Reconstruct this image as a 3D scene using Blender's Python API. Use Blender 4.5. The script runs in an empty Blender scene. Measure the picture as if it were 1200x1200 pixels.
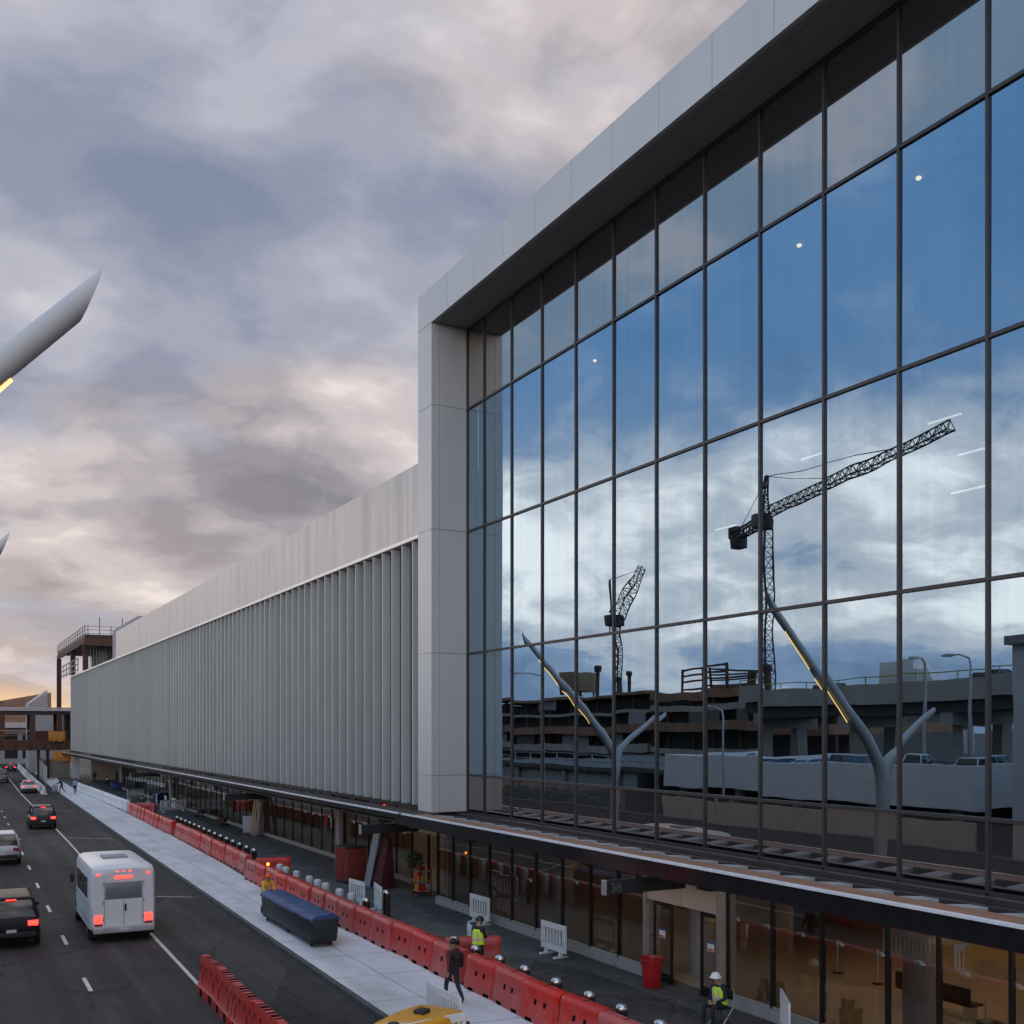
import bpy, bmesh, math, random
from mathutils import Vector, Matrix, Euler
random.seed(7)
R = math.radians
SC = bpy.context.scene
COL = SC.collection

# ------------------------------------------------------------------ materials
MATS = {}
def nodes_of(m):
    m.use_nodes = True
    nt = m.node_tree
    nt.nodes.clear()
    return nt, nt.nodes, nt.links

def mat(name, col, rough=0.6, metal=0.0, var=0.12, scale=3.0, stretch=(1, 1, 1), bump=0.0, bscale=40.0,
        spec=0.4, emit=None, estr=0.0, col2=None, dirt=0.0, dirtcol=(0.05, 0.045, 0.04), rvar=0.1):
    if name in MATS:
        return MATS[name]
    m = bpy.data.materials.new(name)
    nt, N, L = nodes_of(m)
    out = N.new('ShaderNodeOutputMaterial')
    b = N.new('ShaderNodeBsdfPrincipled')
    L.new(b.outputs[0], out.inputs[0])
    geo = N.new('ShaderNodeNewGeometry')
    mp = N.new('ShaderNodeMapping')
    mp.inputs['Scale'].default_value = stretch
    L.new(geo.outputs['Position'], mp.inputs[0])
    nz = N.new('ShaderNodeTexNoise')
    nz.inputs['Scale'].default_value = scale
    nz.inputs['Detail'].default_value = 6
    nz.inputs['Roughness'].default_value = 0.6
    L.new(mp.outputs[0], nz.inputs['Vector'])
    rp = N.new('ShaderNodeValToRGB')
    c2 = col2 or tuple(min(1, c * (1 + var)) for c in col)
    c1 = tuple(c * (1 - var) for c in col)
    rp.color_ramp.elements[0].position = 0.3
    rp.color_ramp.elements[1].position = 0.7
    rp.color_ramp.elements[0].color = (*c1, 1)
    rp.color_ramp.elements[1].color = (*c2, 1)
    L.new(nz.outputs[0], rp.inputs[0])
    cout = rp.outputs[0]
    if dirt > 0:
        n2 = N.new('ShaderNodeTexNoise')
        n2.inputs['Scale'].default_value = scale * 0.45
        n2.inputs['Detail'].default_value = 8
        n2.inputs['Roughness'].default_value = 0.7
        L.new(mp.outputs[0], n2.inputs['Vector'])
        r2 = N.new('ShaderNodeValToRGB')
        r2.color_ramp.elements[0].position = 0.48
        r2.color_ramp.elements[1].position = 0.72
        r2.color_ramp.elements[0].color = (0, 0, 0, 1)
        r2.color_ramp.elements[1].color = (dirt, dirt, dirt, 1)
        L.new(n2.outputs[0], r2.inputs[0])
        mx = N.new('ShaderNodeMixRGB')
        L.new(r2.outputs[0], mx.inputs[0])
        L.new(cout, mx.inputs[1])
        mx.inputs[2].default_value = (*dirtcol, 1)
        cout = mx.outputs[0]
    L.new(cout, b.inputs['Base Color'])
    b.inputs['Metallic'].default_value = metal
    b.inputs['Specular IOR Level'].default_value = spec
    mr = N.new('ShaderNodeMapRange')
    mr.inputs['To Min'].default_value = max(0.02, rough - rvar)
    mr.inputs['To Max'].default_value = min(1, rough + rvar)
    L.new(nz.outputs[0], mr.inputs[0])
    L.new(mr.outputs[0], b.inputs['Roughness'])
    if bump:
        nb = N.new('ShaderNodeTexNoise')
        nb.inputs['Scale'].default_value = bscale
        nb.inputs['Detail'].default_value = 4
        L.new(mp.outputs[0], nb.inputs['Vector'])
        bp = N.new('ShaderNodeBump')
        bp.inputs['Strength'].default_value = bump
        bp.inputs['Distance'].default_value = 0.02
        L.new(nb.outputs[0], bp.inputs['Height'])
        L.new(bp.outputs[0], b.inputs['Normal'])
    if emit:
        b.inputs['Emission Color'].default_value = (*emit, 1)
        b.inputs['Emission Strength'].default_value = estr
    MATS[name] = m
    return m

def lamp_mat(name, col, s):
    return mat(name, tuple(min(.8, c) for c in col), .4, var=.02, emit=col, estr=s)

def glass(name, refl, fac, tint, rough=0.0, wave=0.0, wscale=0.5, edge=0.25, back=None):
    """coated architectural glass: mirror-like coat over a tinted see-through pane"""
    m = bpy.data.materials.new(name)
    nt, N, L = nodes_of(m)
    out = N.new('ShaderNodeOutputMaterial')
    g = N.new('ShaderNodeBsdfGlossy')
    g.inputs['Color'].default_value = (*refl, 1)
    gg = N.new('ShaderNodeNewGeometry'); gm = N.new('ShaderNodeMapping'); gm.inputs['Scale'].default_value = (1, 2.2, .06)
    gn = N.new('ShaderNodeTexNoise'); gn.inputs['Scale'].default_value = 2.0; gn.inputs['Detail'].default_value = 5
    gr = N.new('ShaderNodeValToRGB'); gr.color_ramp.elements[0].position = .3; gr.color_ramp.elements[1].position = .7
    gr.color_ramp.elements[0].color = (*[c * .95 for c in refl], 1); gr.color_ramp.elements[1].color = (*[min(1, c * 1.02) for c in refl], 1)
    L.new(gg.outputs['Position'], gm.inputs[0]); L.new(gm.outputs[0], gn.inputs['Vector']); L.new(gn.outputs[0], gr.inputs[0]); L.new(gr.outputs[0], g.inputs['Color'])
    g.inputs['Roughness'].default_value = rough
    if back is None:
        t = N.new('ShaderNodeBsdfTransparent')
        t.inputs['Color'].default_value = (*tint, 1)
    else:
        t = N.new('ShaderNodeBsdfDiffuse')
        geo2 = N.new('ShaderNodeNewGeometry')
        nz = N.new('ShaderNodeTexNoise'); nz.inputs['Scale'].default_value = 1.2
        nz.inputs['Detail'].default_value = 5
        L.new(geo2.outputs['Position'], nz.inputs['Vector'])
        rp = N.new('ShaderNodeValToRGB')
        rp.color_ramp.elements[0].color = (*[c * .8 for c in back], 1)
        rp.color_ramp.elements[1].color = (*[c * 1.2 for c in back], 1)
        L.new(nz.outputs[0], rp.inputs[0]); L.new(rp.outputs[0], t.inputs['Color'])
    lw = N.new('ShaderNodeFresnel')
    lw.inputs[0].default_value = 1.5
    ma = N.new('ShaderNodeMath'); ma.operation = 'MULTIPLY_ADD'
    ma.inputs[1].default_value = edge; ma.inputs[2].default_value = fac
    ma.use_clamp = True
    L.new(lw.outputs[0], ma.inputs[0])
    mx = N.new('ShaderNodeMixShader')
    L.new(ma.outputs[0], mx.inputs[0])
    L.new(t.outputs[0], mx.inputs[1]); L.new(g.outputs[0], mx.inputs[2])
    L.new(mx.outputs[0], out.inputs[0])
    if wave:
        geo = N.new('ShaderNodeNewGeometry')
        nz = N.new('ShaderNodeTexNoise')
        nz.inputs['Scale'].default_value = wscale
        nz.inputs['Detail'].default_value = 1
        L.new(geo.outputs['Position'], nz.inputs['Vector'])
        bp = N.new('ShaderNodeBump')
        bp.inputs['Strength'].default_value = 1.0
        bp.inputs['Distance'].default_value = wave
        L.new(nz.outputs[0], bp.inputs['Height'])
        L.new(bp.outputs[0], g.inputs['Normal'])
    MATS[name] = m
    return m

def clear_mat():
    m = bpy.data.materials.new('clear_back_face')
    nt, N, L = nodes_of(m)
    out = N.new('ShaderNodeOutputMaterial')
    t = N.new('ShaderNodeBsdfTransparent')
    L.new(t.outputs[0], out.inputs[0])
    return m

# ------------------------------------------------------------------ mesh builder
class MB:
    def __init__(self):
        self.v = []; self.f = []; self.mi = []; self.cur = 0
    def add(self, vs, fs):
        o = len(self.v)
        self.v += [tuple(p) for p in vs]
        self.f += [[i + o for i in f] for f in fs]
        self.mi += [self.cur] * len(fs)
        return self
    def box(self, x0, y0, z0, x1, y1, z1):
        vs = [(x0, y0, z0), (x1, y0, z0), (x1, y1, z0), (x0, y1, z0), (x0, y0, z1), (x1, y0, z1), (x1, y1, z1), (x0, y1, z1)]
        return self.add(vs, [(0, 3, 2, 1), (4, 5, 6, 7), (0, 1, 5, 4), (1, 2, 6, 5), (2, 3, 7, 6), (3, 0, 4, 7)])
    def cbox(self, c, s, rot=None):
        hx, hy, hz = s[0] / 2, s[1] / 2, s[2] / 2
        vs = [Vector((a * hx, b * hy, d * hz)) for d in (-1, 1) for a, b in ((-1, -1), (1, -1), (1, 1), (-1, 1))]
        if rot is not None:
            M = Euler(rot).to_matrix(); vs = [M @ p for p in vs]
        vs = [p + Vector(c) for p in vs]
        return self.add(vs, [(0, 3, 2, 1), (4, 5, 6, 7), (0, 1, 5, 4), (1, 2, 6, 5), (2, 3, 7, 6), (3, 0, 4, 7)])
    def tube(self, pts, rad, n=8, cap=True):
        pts = [Vector(p) for p in pts]
        if not isinstance(rad, (list, tuple)): rad = [rad] * len(pts)
        rings = []; prev = None
        for i, p in enumerate(pts):
            d = (pts[min(i + 1, len(pts) - 1)] - pts[max(i - 1, 0)]).normalized()
            up = Vector((0, 0, 1)) if abs(d.z) < .95 else Vector((0, 1, 0))
            if prev is None: a = d.cross(up).normalized()
            else: a = (prev - d * prev.dot(d)).normalized()
            prev = a; b = d.cross(a)
            rings.append([p + (a * math.cos(2 * math.pi * (k + .5) / n) + b * math.sin(2 * math.pi * (k + .5) / n)) * rad[i] for k in range(n)])
        return self.loft(rings, cap)
    def bar(self, p, q, w):
        return self.tube([p, q], w * .7071, 4)
    def loft(self, rings, cap=True):
        n = len(rings[0]); vs = [p for r in rings for p in r]; fs = []
        for i in range(len(rings) - 1):
            for k in range(n):
                a = i * n + k; b = i * n + (k + 1) % n
                fs.append((a, b, b + n, a + n))
        if cap:
            fs.append(tuple(range(n - 1, -1, -1)))
            fs.append(tuple((len(rings) - 1) * n + k for k in range(n)))
        return self.add(vs, fs)
    def lathe(self, prof, c=(0, 0, 0), n=20, axis='z'):
        rings = []
        for r, h in prof:
            ring = []
            for k in range(n):
                a = 2 * math.pi * k / n
                x, y = r * math.cos(a), r * math.sin(a)
                if axis == 'z': p = (c[0] + x, c[1] + y, c[2] + h)
                elif axis == 'x': p = (c[0] + h, c[1] + x, c[2] + y)
                else: p = (c[0] + x, c[1] + h, c[2] + y)
                ring.append(p)
            rings.append(ring)
        return self.loft(rings)
    def prism(self, poly, axis, a, b):
        def P(u, v, t):
            return {'x': (t, u, v), 'y': (u, t, v), 'z': (u, v, t)}[axis]
        return self.loft([[P(u, v, a) for u, v in poly], [P(u, v, b) for u, v in poly]])
    def sheet(self, left, right, z):
        vs = [(p[0], p[1], z) for p in left] + [(p[0], p[1], z) for p in right]
        n = len(left)
        return self.add(vs, [(i, n + i, n + i + 1, i + 1) for i in range(n - 1)])
    def build(self, name, m, parent=None, bevel=0.0, smooth=True, ang=35, norm=True, origin=None):
        me = bpy.data.meshes.new(name)
        v = self.v
        if origin is not None:
            v = [(p[0] - origin[0], p[1] - origin[1], p[2] - origin[2]) for p in v]
        me.from_pydata(v, [], self.f)
        ms = m if isinstance(m, (list, tuple)) else [m]
        for x in ms: me.materials.append(x)
        if any(self.mi): me.polygons.foreach_set('material_index', self.mi)
        bm = bmesh.new(); bm.from_mesh(me)
        if norm: bmesh.ops.recalc_face_normals(bm, faces=bm.faces)
        if bevel > 0:
            es = [e for e in bm.edges if len(e.link_faces) == 2 and e.calc_face_angle(0) > .5]
            bmesh.ops.bevel(bm, geom=es, offset=bevel, segments=2, affect='EDGES', profile=.5, clamp_overlap=True)
        bm.to_mesh(me); bm.free()
        if smooth:
            me.shade_smooth(); me.set_sharp_from_angle(angle=R(ang))
        o = bpy.data.objects.new(name, me)
        COL.objects.link(o)
        if origin is not None: o.location = origin
        if parent: o.parent = parent
        return o

def tag(o, label=None, cat=None, group=None, kind=None):
    if label: o['label'] = label
    if cat: o['category'] = cat
    if group: o['group'] = group
    if kind: o['kind'] = kind
    return o
def thing(name, label, cat, loc=(0, 0, 0), rz=0.0, group=None):
    o = bpy.data.objects.new(name, None); COL.objects.link(o)
    o.empty_display_size = .2
    o.location = loc; o.rotation_euler = (0, 0, rz)
    return tag(o, label, cat, group)
KIDS = {}
def dup(root, loc, rz, label, group=None):
    def cp(o, parent):
        c = o.copy(); COL.objects.link(c)
        if parent: c.parent = parent
        for ch in list(o.children): cp(ch, c)
        return c
    r = cp(root, None)
    r.location = loc; r.rotation_euler = (0, 0, rz); r['label'] = label
    if group: r['group'] = group
    return r
ORD = ['', 'first', 'second', 'third', 'fourth', 'fifth', 'sixth', 'seventh', 'eighth', 'ninth', 'tenth', 'eleventh', 'twelfth', 'thirteenth',
       'fourteenth', 'fifteenth', 'sixteenth', 'seventeenth', 'eighteenth', 'nineteenth', 'twentieth']
def nth(i):
    if i <= 20: return ORD[i]
    if i < 30: return 'twenty-' + ORD[i - 20]
    if i == 30: return 'thirtieth'
    return 'thirty-' + ORD[i - 30]
def interp(poly, y):
    for (x0, y0), (x1, y1) in zip(poly, poly[1:]):
        if y <= y1: return x0 + (x1 - x0) * (y - y0) / (y1 - y0)
    return poly[-1][0]

# ------------------------------------------------------------------ camera
cam = bpy.data.cameras.new('camera'); co = bpy.data.objects.new('camera', cam); COL.objects.link(co)
co.location = (0, 0, 7.6); co.rotation_euler = (R(90), 0, R(-28.1))
cam.sensor_width = 36; cam.lens = 1255 / 1200 * 36; cam.shift_y = .2125
cam.clip_start = .1; cam.clip_end = 6000
SC.camera = co

# ------------------------------------------------------------------ world
SUN_EL, SUN_AZ = 5.0, 4.0     # degrees above the horizon, degrees east of the +Y road axis
w = bpy.data.worlds.new('World'); SC.world = w; w.use_nodes = True
nt = w.node_tree; N = nt.nodes; L = nt.links; N.clear()
def nn(t, **k):
    n = N.new(t)
    for a, b in k.items(): setattr(n, a, b)
    return n
def math_(op, a, b=None, c=None, clamp=False):
    n = nn('ShaderNodeMath', operation=op); n.use_clamp = clamp
    for i, v in enumerate((a, b, c)):
        if v is None: continue
        if hasattr(v, 'node'): L.new(v, n.inputs[i])
        else: n.inputs[i].default_value = v
    return n.outputs[0]
def ramp(fac, els):
    n = nn('ShaderNodeValToRGB')
    while len(n.color_ramp.elements) < len(els): n.color_ramp.elements.new(.5)
    for e, (p, c) in zip(n.color_ramp.elements, els):
        e.position = p
        e.color = (*c, 1) if isinstance(c, tuple) else (c, c, c, 1)
    n.color_ramp.interpolation = 'EASE'
    L.new(fac, n.inputs[0]); return n.outputs[0]
def mixc(f, a, b, bt='MIX'):
    n = nn('ShaderNodeMixRGB', blend_type=bt)
    for i, v in enumerate((f, a, b)):
        if hasattr(v, 'node'): L.new(v, n.inputs[i])
        elif isinstance(v, tuple): n.inputs[i].default_value = (*v, 1)
        else: n.inputs[i].default_value = v
    return n.outputs[0]
def smooth(v, a, b):
    n = nn('ShaderNodeMapRange', interpolation_type='SMOOTHSTEP')
    n.inputs['From Min'].default_value = a; n.inputs['From Max'].default_value = b
    L.new(v, n.inputs[0]); return n.outputs[0]
tc = nn('ShaderNodeTexCoord')
sep = nn('ShaderNodeSeparateXYZ'); L.new(tc.outputs['Generated'], sep.inputs[0])
X, Y, Z = sep.outputs
zc = math_('MAXIMUM', Z, 0.0)
den = math_('ADD', zc, 0.36)
comb = nn('ShaderNodeCombineXYZ')
L.new(math_('DIVIDE', X, den), comb.inputs[0]); L.new(math_('DIVIDE', Y, den), comb.inputs[1])
def noise(scale, off, detail=7, rough=.55, dist=.2, stretch=(1, 1, 1), rot=0.0):
    mp = nn('ShaderNodeMapping'); mp.inputs['Location'].default_value = off
    mp.inputs['Scale'].default_value = stretch
    mp.inputs['Rotation'].default_value = (0, 0, rot)
    L.new(comb.outputs[0], mp.inputs[0])
    n = nn('ShaderNodeTexNoise'); n.inputs['Scale'].default_value = scale
    n.inputs['Detail'].default_value = detail; n.inputs['Roughness'].default_value = rough
    n.inputs['Distortion'].default_value = dist
    L.new(mp.outputs[0], n.inputs['Vector']); return n.outputs[0]
SKY_A, SKY_B = (1.4, 7.9, 3), (9.4, 1.6, 2)
sky = nn('ShaderNodeTexSky', sky_type='NISHITA'); sky.sun_disc = False
sky.sun_elevation = R(SUN_EL); sky.sun_rotation = R(SUN_AZ)
na = noise(3.0, SKY_A, detail=9, rough=.5, dist=.15, stretch=(.8, 1.15, 1), rot=R(28))
nb = noise(7.0, (8.1, 3.3, 4), detail=8, rough=.6, dist=.5)
n1 = math_('ADD', math_('MULTIPLY', na, .80), math_('MULTIPLY', nb, .20))
n2 = noise(1.5, SKY_B, detail=5, rough=.5, dist=.2, stretch=(.7, 1.2, 1), rot=R(28))
nc = noise(1.7, (1.2, 9.4, 2), detail=8, rough=.55, dist=.3, stretch=(.7, 1, 1))
nd = noise(5.5, (4.2, 1.4, 7), detail=8, rough=.6, dist=.4)
n3 = math_('ADD', math_('MULTIPLY', nc, .62), math_('MULTIPLY', nd, .38))
# cloud deck on the sunset side: mauve grey bellies, pink-white tops
west = ramp(n1, [(.35, (2.0, 2.0, 2.6)), (.42, (3.0, 2.85, 3.35)), (.485, (4.4, 4.05, 4.35)), (.55, (6.1, 5.5, 5.6)), (.64, (8.8, 8.0, 7.6))])
west = mixc(math_('MULTIPLY', smooth(n2, .49, .60), .58), west, mixc(.42, (2.4, 3.7, 5.9), west))
# the opposite side of the sky: bluer, with bright banks low down
lowb = math_('MULTIPLY', smooth(Z, .06, .105), math_('SUBTRACT', 1.0, smooth(Z, .21, .31)))
east = ramp(math_('MULTIPLY_ADD', lowb, .16, math_('SUBTRACT', n3, .04)), [(.38, (3.6, 4.5, 6.2)), (.47, (5.4, 6.3, 8.0)), (.56, (12.5, 11.0, 10.6)), (.68, (24.0, 19.6, 17.2))])
hi = smooth(Z, .20, .35)
east = mixc(hi, east, mixc(.30, (1.9, 4.3, 7.6), east))
side = smooth(X, -.12, -.40)
side_n = nn('ShaderNodeMapRange', interpolation_type='SMOOTHSTEP')
side_n.inputs['From Min'].default_value = .10; side_n.inputs['From Max'].default_value = .42
L.new(math_('MULTIPLY', X, -1.0), side_n.inputs[0])
clouds = mixc(side_n.outputs[0], west, east)
cover = math_('MULTIPLY_ADD', smooth(n1, .25, .5), .08, .90)
col = mixc(cover, sky.outputs[0], clouds)
# break in the cloud over the sunset
az = smooth(Y, .97, .9995)
band = math_('MULTIPLY', smooth(Z, -.01, .012), math_('SUBTRACT', 1.0, smooth(Z, .012, .045)))
streak = smooth(noise(2.0, (5, 2, 1), detail=5), .35, .6)
glow = math_('MULTIPLY', math_('MULTIPLY', az, band), math_('MULTIPLY_ADD', streak, .7, .3))
col = mixc(glow, col, (10.5, 7.0, 3.9))
# unseen sky overhead and behind the viewer brightened to light the facade
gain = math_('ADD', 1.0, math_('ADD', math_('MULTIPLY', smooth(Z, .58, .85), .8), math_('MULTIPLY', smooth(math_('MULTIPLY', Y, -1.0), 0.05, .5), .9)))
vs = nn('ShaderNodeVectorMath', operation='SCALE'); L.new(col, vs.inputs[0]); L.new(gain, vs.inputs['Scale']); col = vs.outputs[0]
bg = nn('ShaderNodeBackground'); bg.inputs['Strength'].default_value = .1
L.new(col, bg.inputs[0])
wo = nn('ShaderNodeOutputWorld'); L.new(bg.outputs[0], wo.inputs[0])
# low sun behind the cloud deck
sl = bpy.data.lights.new('sun', 'SUN'); sl.energy = .22; sl.angle = R(30); sl.color = (1, .78, .58)
so = bpy.data.objects.new('sun', sl); COL.objects.link(so)
d = Vector((math.sin(R(SUN_AZ)) * math.cos(R(SUN_EL)), math.cos(R(SUN_AZ)) * math.cos(R(SUN_EL)), math.sin(R(SUN_EL))))
so.rotation_euler = d.to_track_quat('Z', 'Y').to_euler()
so.location = (0, 60, 60)
SC.view_settings.view_transform = 'Standard'; SC.view_settings.look = 'None'
SC.view_settings.exposure = 0; SC.view_settings.gamma = 1
SC.cycles.max_bounces = 8; SC.cycles.transparent_max_bounces = 16; SC.cycles.caustics_reflective = False
SC.cycles.use_denoising = True
SC.cycles.sample_clamp_indirect = 4

# ------------------------------------------------------------------ palette
M_asph = mat('asphalt', (.030, .028, .027), .78, var=.34, scale=.9, stretch=(1, .12, 1), bump=.5, bscale=90, dirt=.6, dirtcol=(.013, .012, .012), spec=.3)
def wear(m, crack=.22, patch=.16, streak=True):
    """repair patches, cracks and polished wheel tracks on top of a paving material"""
    nt = m.node_tree; N, L = nt.nodes, nt.links
    b = [x for x in N if x.type == 'BSDF_PRINCIPLED'][0]; src = b.inputs['Base Color'].links[0].from_socket
    g = N.new('ShaderNodeNewGeometry')
    def vor(scale, feat, st=(1, 1, 1), wob=.6):
        nz = N.new('ShaderNodeTexNoise'); nz.inputs['Scale'].default_value = 1.3; nz.inputs['Detail'].default_value = 5; L.new(g.outputs['Position'], nz.inputs['Vector'])
        ad = N.new('ShaderNodeVectorMath'); ad.operation = 'MULTIPLY_ADD'; L.new(nz.outputs['Color'], ad.inputs[0]); ad.inputs[1].default_value = (wob,) * 3; L.new(g.outputs['Position'], ad.inputs[2])
        mp = N.new('ShaderNodeMapping'); mp.inputs['Scale'].default_value = st; L.new(ad.outputs[0], mp.inputs[0])
        v = N.new('ShaderNodeTexVoronoi'); v.feature = feat; v.inputs['Scale'].default_value = scale; L.new(mp.outputs[0], v.inputs['Vector']); return v
    def mul(sock, fac_sock, to):
        nonlocal src
        r = N.new('ShaderNodeMixRGB'); r.blend_type = 'MULTIPLY'; L.new(fac_sock, r.inputs[0]); L.new(src, r.inputs[1]); r.inputs[2].default_value = (to, to, to * .98, 1); src = r.outputs[0]
    v = vor(.11, 'F1', (1.6, .5, 1), .1)
    sp = N.new('ShaderNodeSeparateColor'); L.new(v.outputs['Color'], sp.inputs[0])
    st_ = N.new('ShaderNodeMath'); st_.operation = 'GREATER_THAN'; st_.inputs[1].default_value = 1 - patch * 2; L.new(sp.outputs[0], st_.inputs[0]); mul(src, st_.outputs[0], .55)
    s2 = N.new('ShaderNodeMath'); s2.operation = 'LESS_THAN'; s2.inputs[1].default_value = patch; L.new(sp.outputs[1], s2.inputs[0]); mul(src, s2.outputs[0], 1.45)
    c = vor(crack, 'DISTANCE_TO_EDGE', (1, .6, 1), .9)
    lt = N.new('ShaderNodeMath'); lt.operation = 'LESS_THAN'; lt.inputs[1].default_value = .0055; L.new(c.outputs['Distance'], lt.inputs[0]); mul(src, lt.outputs[0], .35)
    if streak:
        mp = N.new('ShaderNodeMapping'); mp.inputs['Scale'].default_value = (1.1, .012, 1); L.new(g.outputs['Position'], mp.inputs[0])
        n = N.new('ShaderNodeTexNoise'); n.inputs['Scale'].default_value = 1.0; n.inputs['Detail'].default_value = 4; L.new(mp.outputs[0], n.inputs['Vector'])
        r = N.new('ShaderNodeMapRange'); r.inputs['From Min'].default_value = .42; r.inputs['From Max'].default_value = .62; L.new(n.outputs[0], r.inputs[0]); mul(src, r.outputs[0], .55)
    n5 = N.new('ShaderNodeTexNoise'); n5.inputs['Scale'].default_value = .22; n5.inputs['Detail'].default_value = 7; n5.inputs['Roughness'].default_value = .65; L.new(g.outputs['Position'], n5.inputs['Vector'])
    r5 = N.new('ShaderNodeMapRange'); r5.inputs['From Min'].default_value = .40; r5.inputs['From Max'].default_value = .60; L.new(n5.outputs[0], r5.inputs[0]); mul(src, r5.outputs[0], 1.4)
    L.new(src, b.inputs['Base Color'])
wear(M_asph)

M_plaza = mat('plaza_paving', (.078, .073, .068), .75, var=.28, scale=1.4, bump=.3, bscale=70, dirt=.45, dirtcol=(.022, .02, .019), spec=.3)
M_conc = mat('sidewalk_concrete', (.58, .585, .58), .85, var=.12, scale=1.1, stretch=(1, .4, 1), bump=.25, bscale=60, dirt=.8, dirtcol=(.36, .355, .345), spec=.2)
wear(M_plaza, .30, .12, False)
M_kerb = mat('kerb_concrete', (.075, .072, .07), .85, var=.25, scale=2, dirt=.6, dirtcol=(.04, .038, .035))  # dark shadow line of the kerb put into its colour
M_line = mat('road_paint', (.55, .54, .50), .7, var=.2, scale=6, dirt=.7, dirtcol=(.16, .155, .15))
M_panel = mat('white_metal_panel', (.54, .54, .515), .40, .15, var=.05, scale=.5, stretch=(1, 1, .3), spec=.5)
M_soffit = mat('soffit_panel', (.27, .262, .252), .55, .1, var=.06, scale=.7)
M_joint = mat('panel_joint', (.03, .03, .03), .8)
M_fin = mat('fin_metal', (.50, .51, .475), .5, .1, var=.07, scale=.6, stretch=(1, 1, .25), dirt=.12, dirtcol=(.3, .3, .29))
def vary(m, lo, hi):
    nt = m.node_tree; N, L = nt.nodes, nt.links; b = [x for x in N if x.type == 'BSDF_PRINCIPLED'][0]; src = b.inputs['Base Color'].links[0].from_socket
    oi = N.new('ShaderNodeObjectInfo'); mr = N.new('ShaderNodeMapRange'); mr.inputs['To Min'].default_value = lo; mr.inputs['To Max'].default_value = hi
    hs = N.new('ShaderNodeHueSaturation'); L.new(oi.outputs['Random'], mr.inputs[0]); L.new(mr.outputs[0], hs.inputs['Value']); L.new(src, hs.inputs['Color']); L.new(hs.outputs[0], b.inputs['Base Color'])
vary(M_fin, .92, 1.06)
M_parapet = mat('parapet_metal', (.45, .45, .44), .40, .55, var=.20, scale=.9, stretch=(1, 1.6, .12), dirt=.5, dirtcol=(.24, .235, .23), rvar=.06)
M_flash = mat('flashing', (.72, .70, .67), .35, .5, var=.05)
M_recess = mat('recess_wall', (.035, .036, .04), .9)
M_mull = mat('mullion_bronze', (.055, .05, .05), .42, .4, var=.1)
M_black = mat('black_satin', (.012, .012, .013), .35, .1, var=.2)
M_blackm = mat('black_matt', (.015, .015, .016), .7, var=.2)
M_fascia = mat('dark_fascia', (.010, .010, .011), .16, .0, var=.2, spec=.6)
M_copper = mat('canopy_wood', (.33, .165, .095), .6, var=.25, scale=4, stretch=(1, .1, 1), dirt=.35, dirtcol=(.15, .08, .05))
M_edge = mat('edge_trim', (.85, .86, .88), .25, .3, var=.03)
M_brack = mat('bracket_grey', (.42, .43, .43), .5, .2, var=.1)
M_stone = mat('base_stone', (.30, .285, .27), .7, var=.12, scale=3)
M_beige = mat('beige_panel', (.44, .40, .34), .6, var=.07, scale=1.5, dirt=.2, dirtcol=(.33, .29, .24))
M_alu = mat('aluminium', (.55, .56, .57), .3, .8, var=.05)
M_steel = mat('stainless', (.45, .43, .42), .22, 1.0, var=.08)
M_steeld = mat('stainless_shaft', (.11, .095, .09), .25, .9, var=.15)
M_red = mat('red_plastic', (.45, .024, .018), .42, var=.12, scale=2.5, dirt=.55, dirtcol=(.34, .09, .08), spec=.45)
M_redd = mat('dark_red', (.17, .012, .014), .5, var=.2)
M_white = mat('white_plastic', (.62, .63, .62), .5, var=.08, scale=3, dirt=.4, dirtcol=(.42, .41, .39))
M_whitec = mat('white_concrete', (.56, .56, .54), .8, var=.1, scale=1.5, dirt=.4, dirtcol=(.36, .35, .33))
M_slot = mat('slot_dark', (.01, .008, .008), .8)
M_wrap = mat('plastic_wrap', (.42, .43, .45), .35, var=.2, scale=9, bump=.4, bscale=18)
M_rust = mat('rusty_steel', (.085, .042, .028), .75, .2, var=.3, scale=2, dirt=.4, dirtcol=(.03, .018, .015))
M_dsteel = mat('dark_steel', (.035, .03, .03), .6, .3, var=.3)
M_orange = mat('orange_tarp', (.46, .20, .035), .65, var=.15, scale=2.5, bump=.4, bscale=4)
M_tan = mat('tan_wall', (.30, .265, .225), .8, var=.08, scale=.6)
M_roofw = mat('pale_roof', (.42, .40, .39), .6, var=.1)
M_greyb = mat('grey_facade', (.27, .27, .28), .7, var=.1, scale=.4)
M_brown = mat('brown_facade', (.25, .145, .09), .8, var=.3, scale=.5, dirt=.5, dirtcol=(.10, .065, .05))
M_dark = mat('dark_concrete', (.11, .11, .108), .9, var=.2)  # dark grey concrete for walls, decks and cores
M_sculpt = mat('sculpture_white', (.43, .44, .44), .4, var=.04, scale=.8)
M_blue = mat('blue_tarp', (.022, .055, .15), .55, var=.25, scale=4, bump=.6, bscale=9)
M_navy = mat('dark_green_bin', (.018, .026, .027), .5, var=.2)
M_bluebin = mat('blue_plastic', (.02, .05, .16), .5)
M_yel = mat('yellow_paint', (.62, .30, .02), .4, var=.08, scale=3, dirt=.3, dirtcol=(.40, .18, .02))
M_cream = mat('cream_paint', (.70, .55, .36), .4)
M_yplas = mat('yellow_plastic', (.42, .26, .02), .5)
M_hivis = mat('hi_vis', (.52, .80, .02), .7, var=.06, emit=None)
M_hivo = mat('hi_vis_orange', (.70, .36, .02), .7)
M_refl = mat('reflective_tape', (.60, .42, .50), .35)
M_skin = mat('skin', (.36, .20, .14), .6, var=.06)
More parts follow.
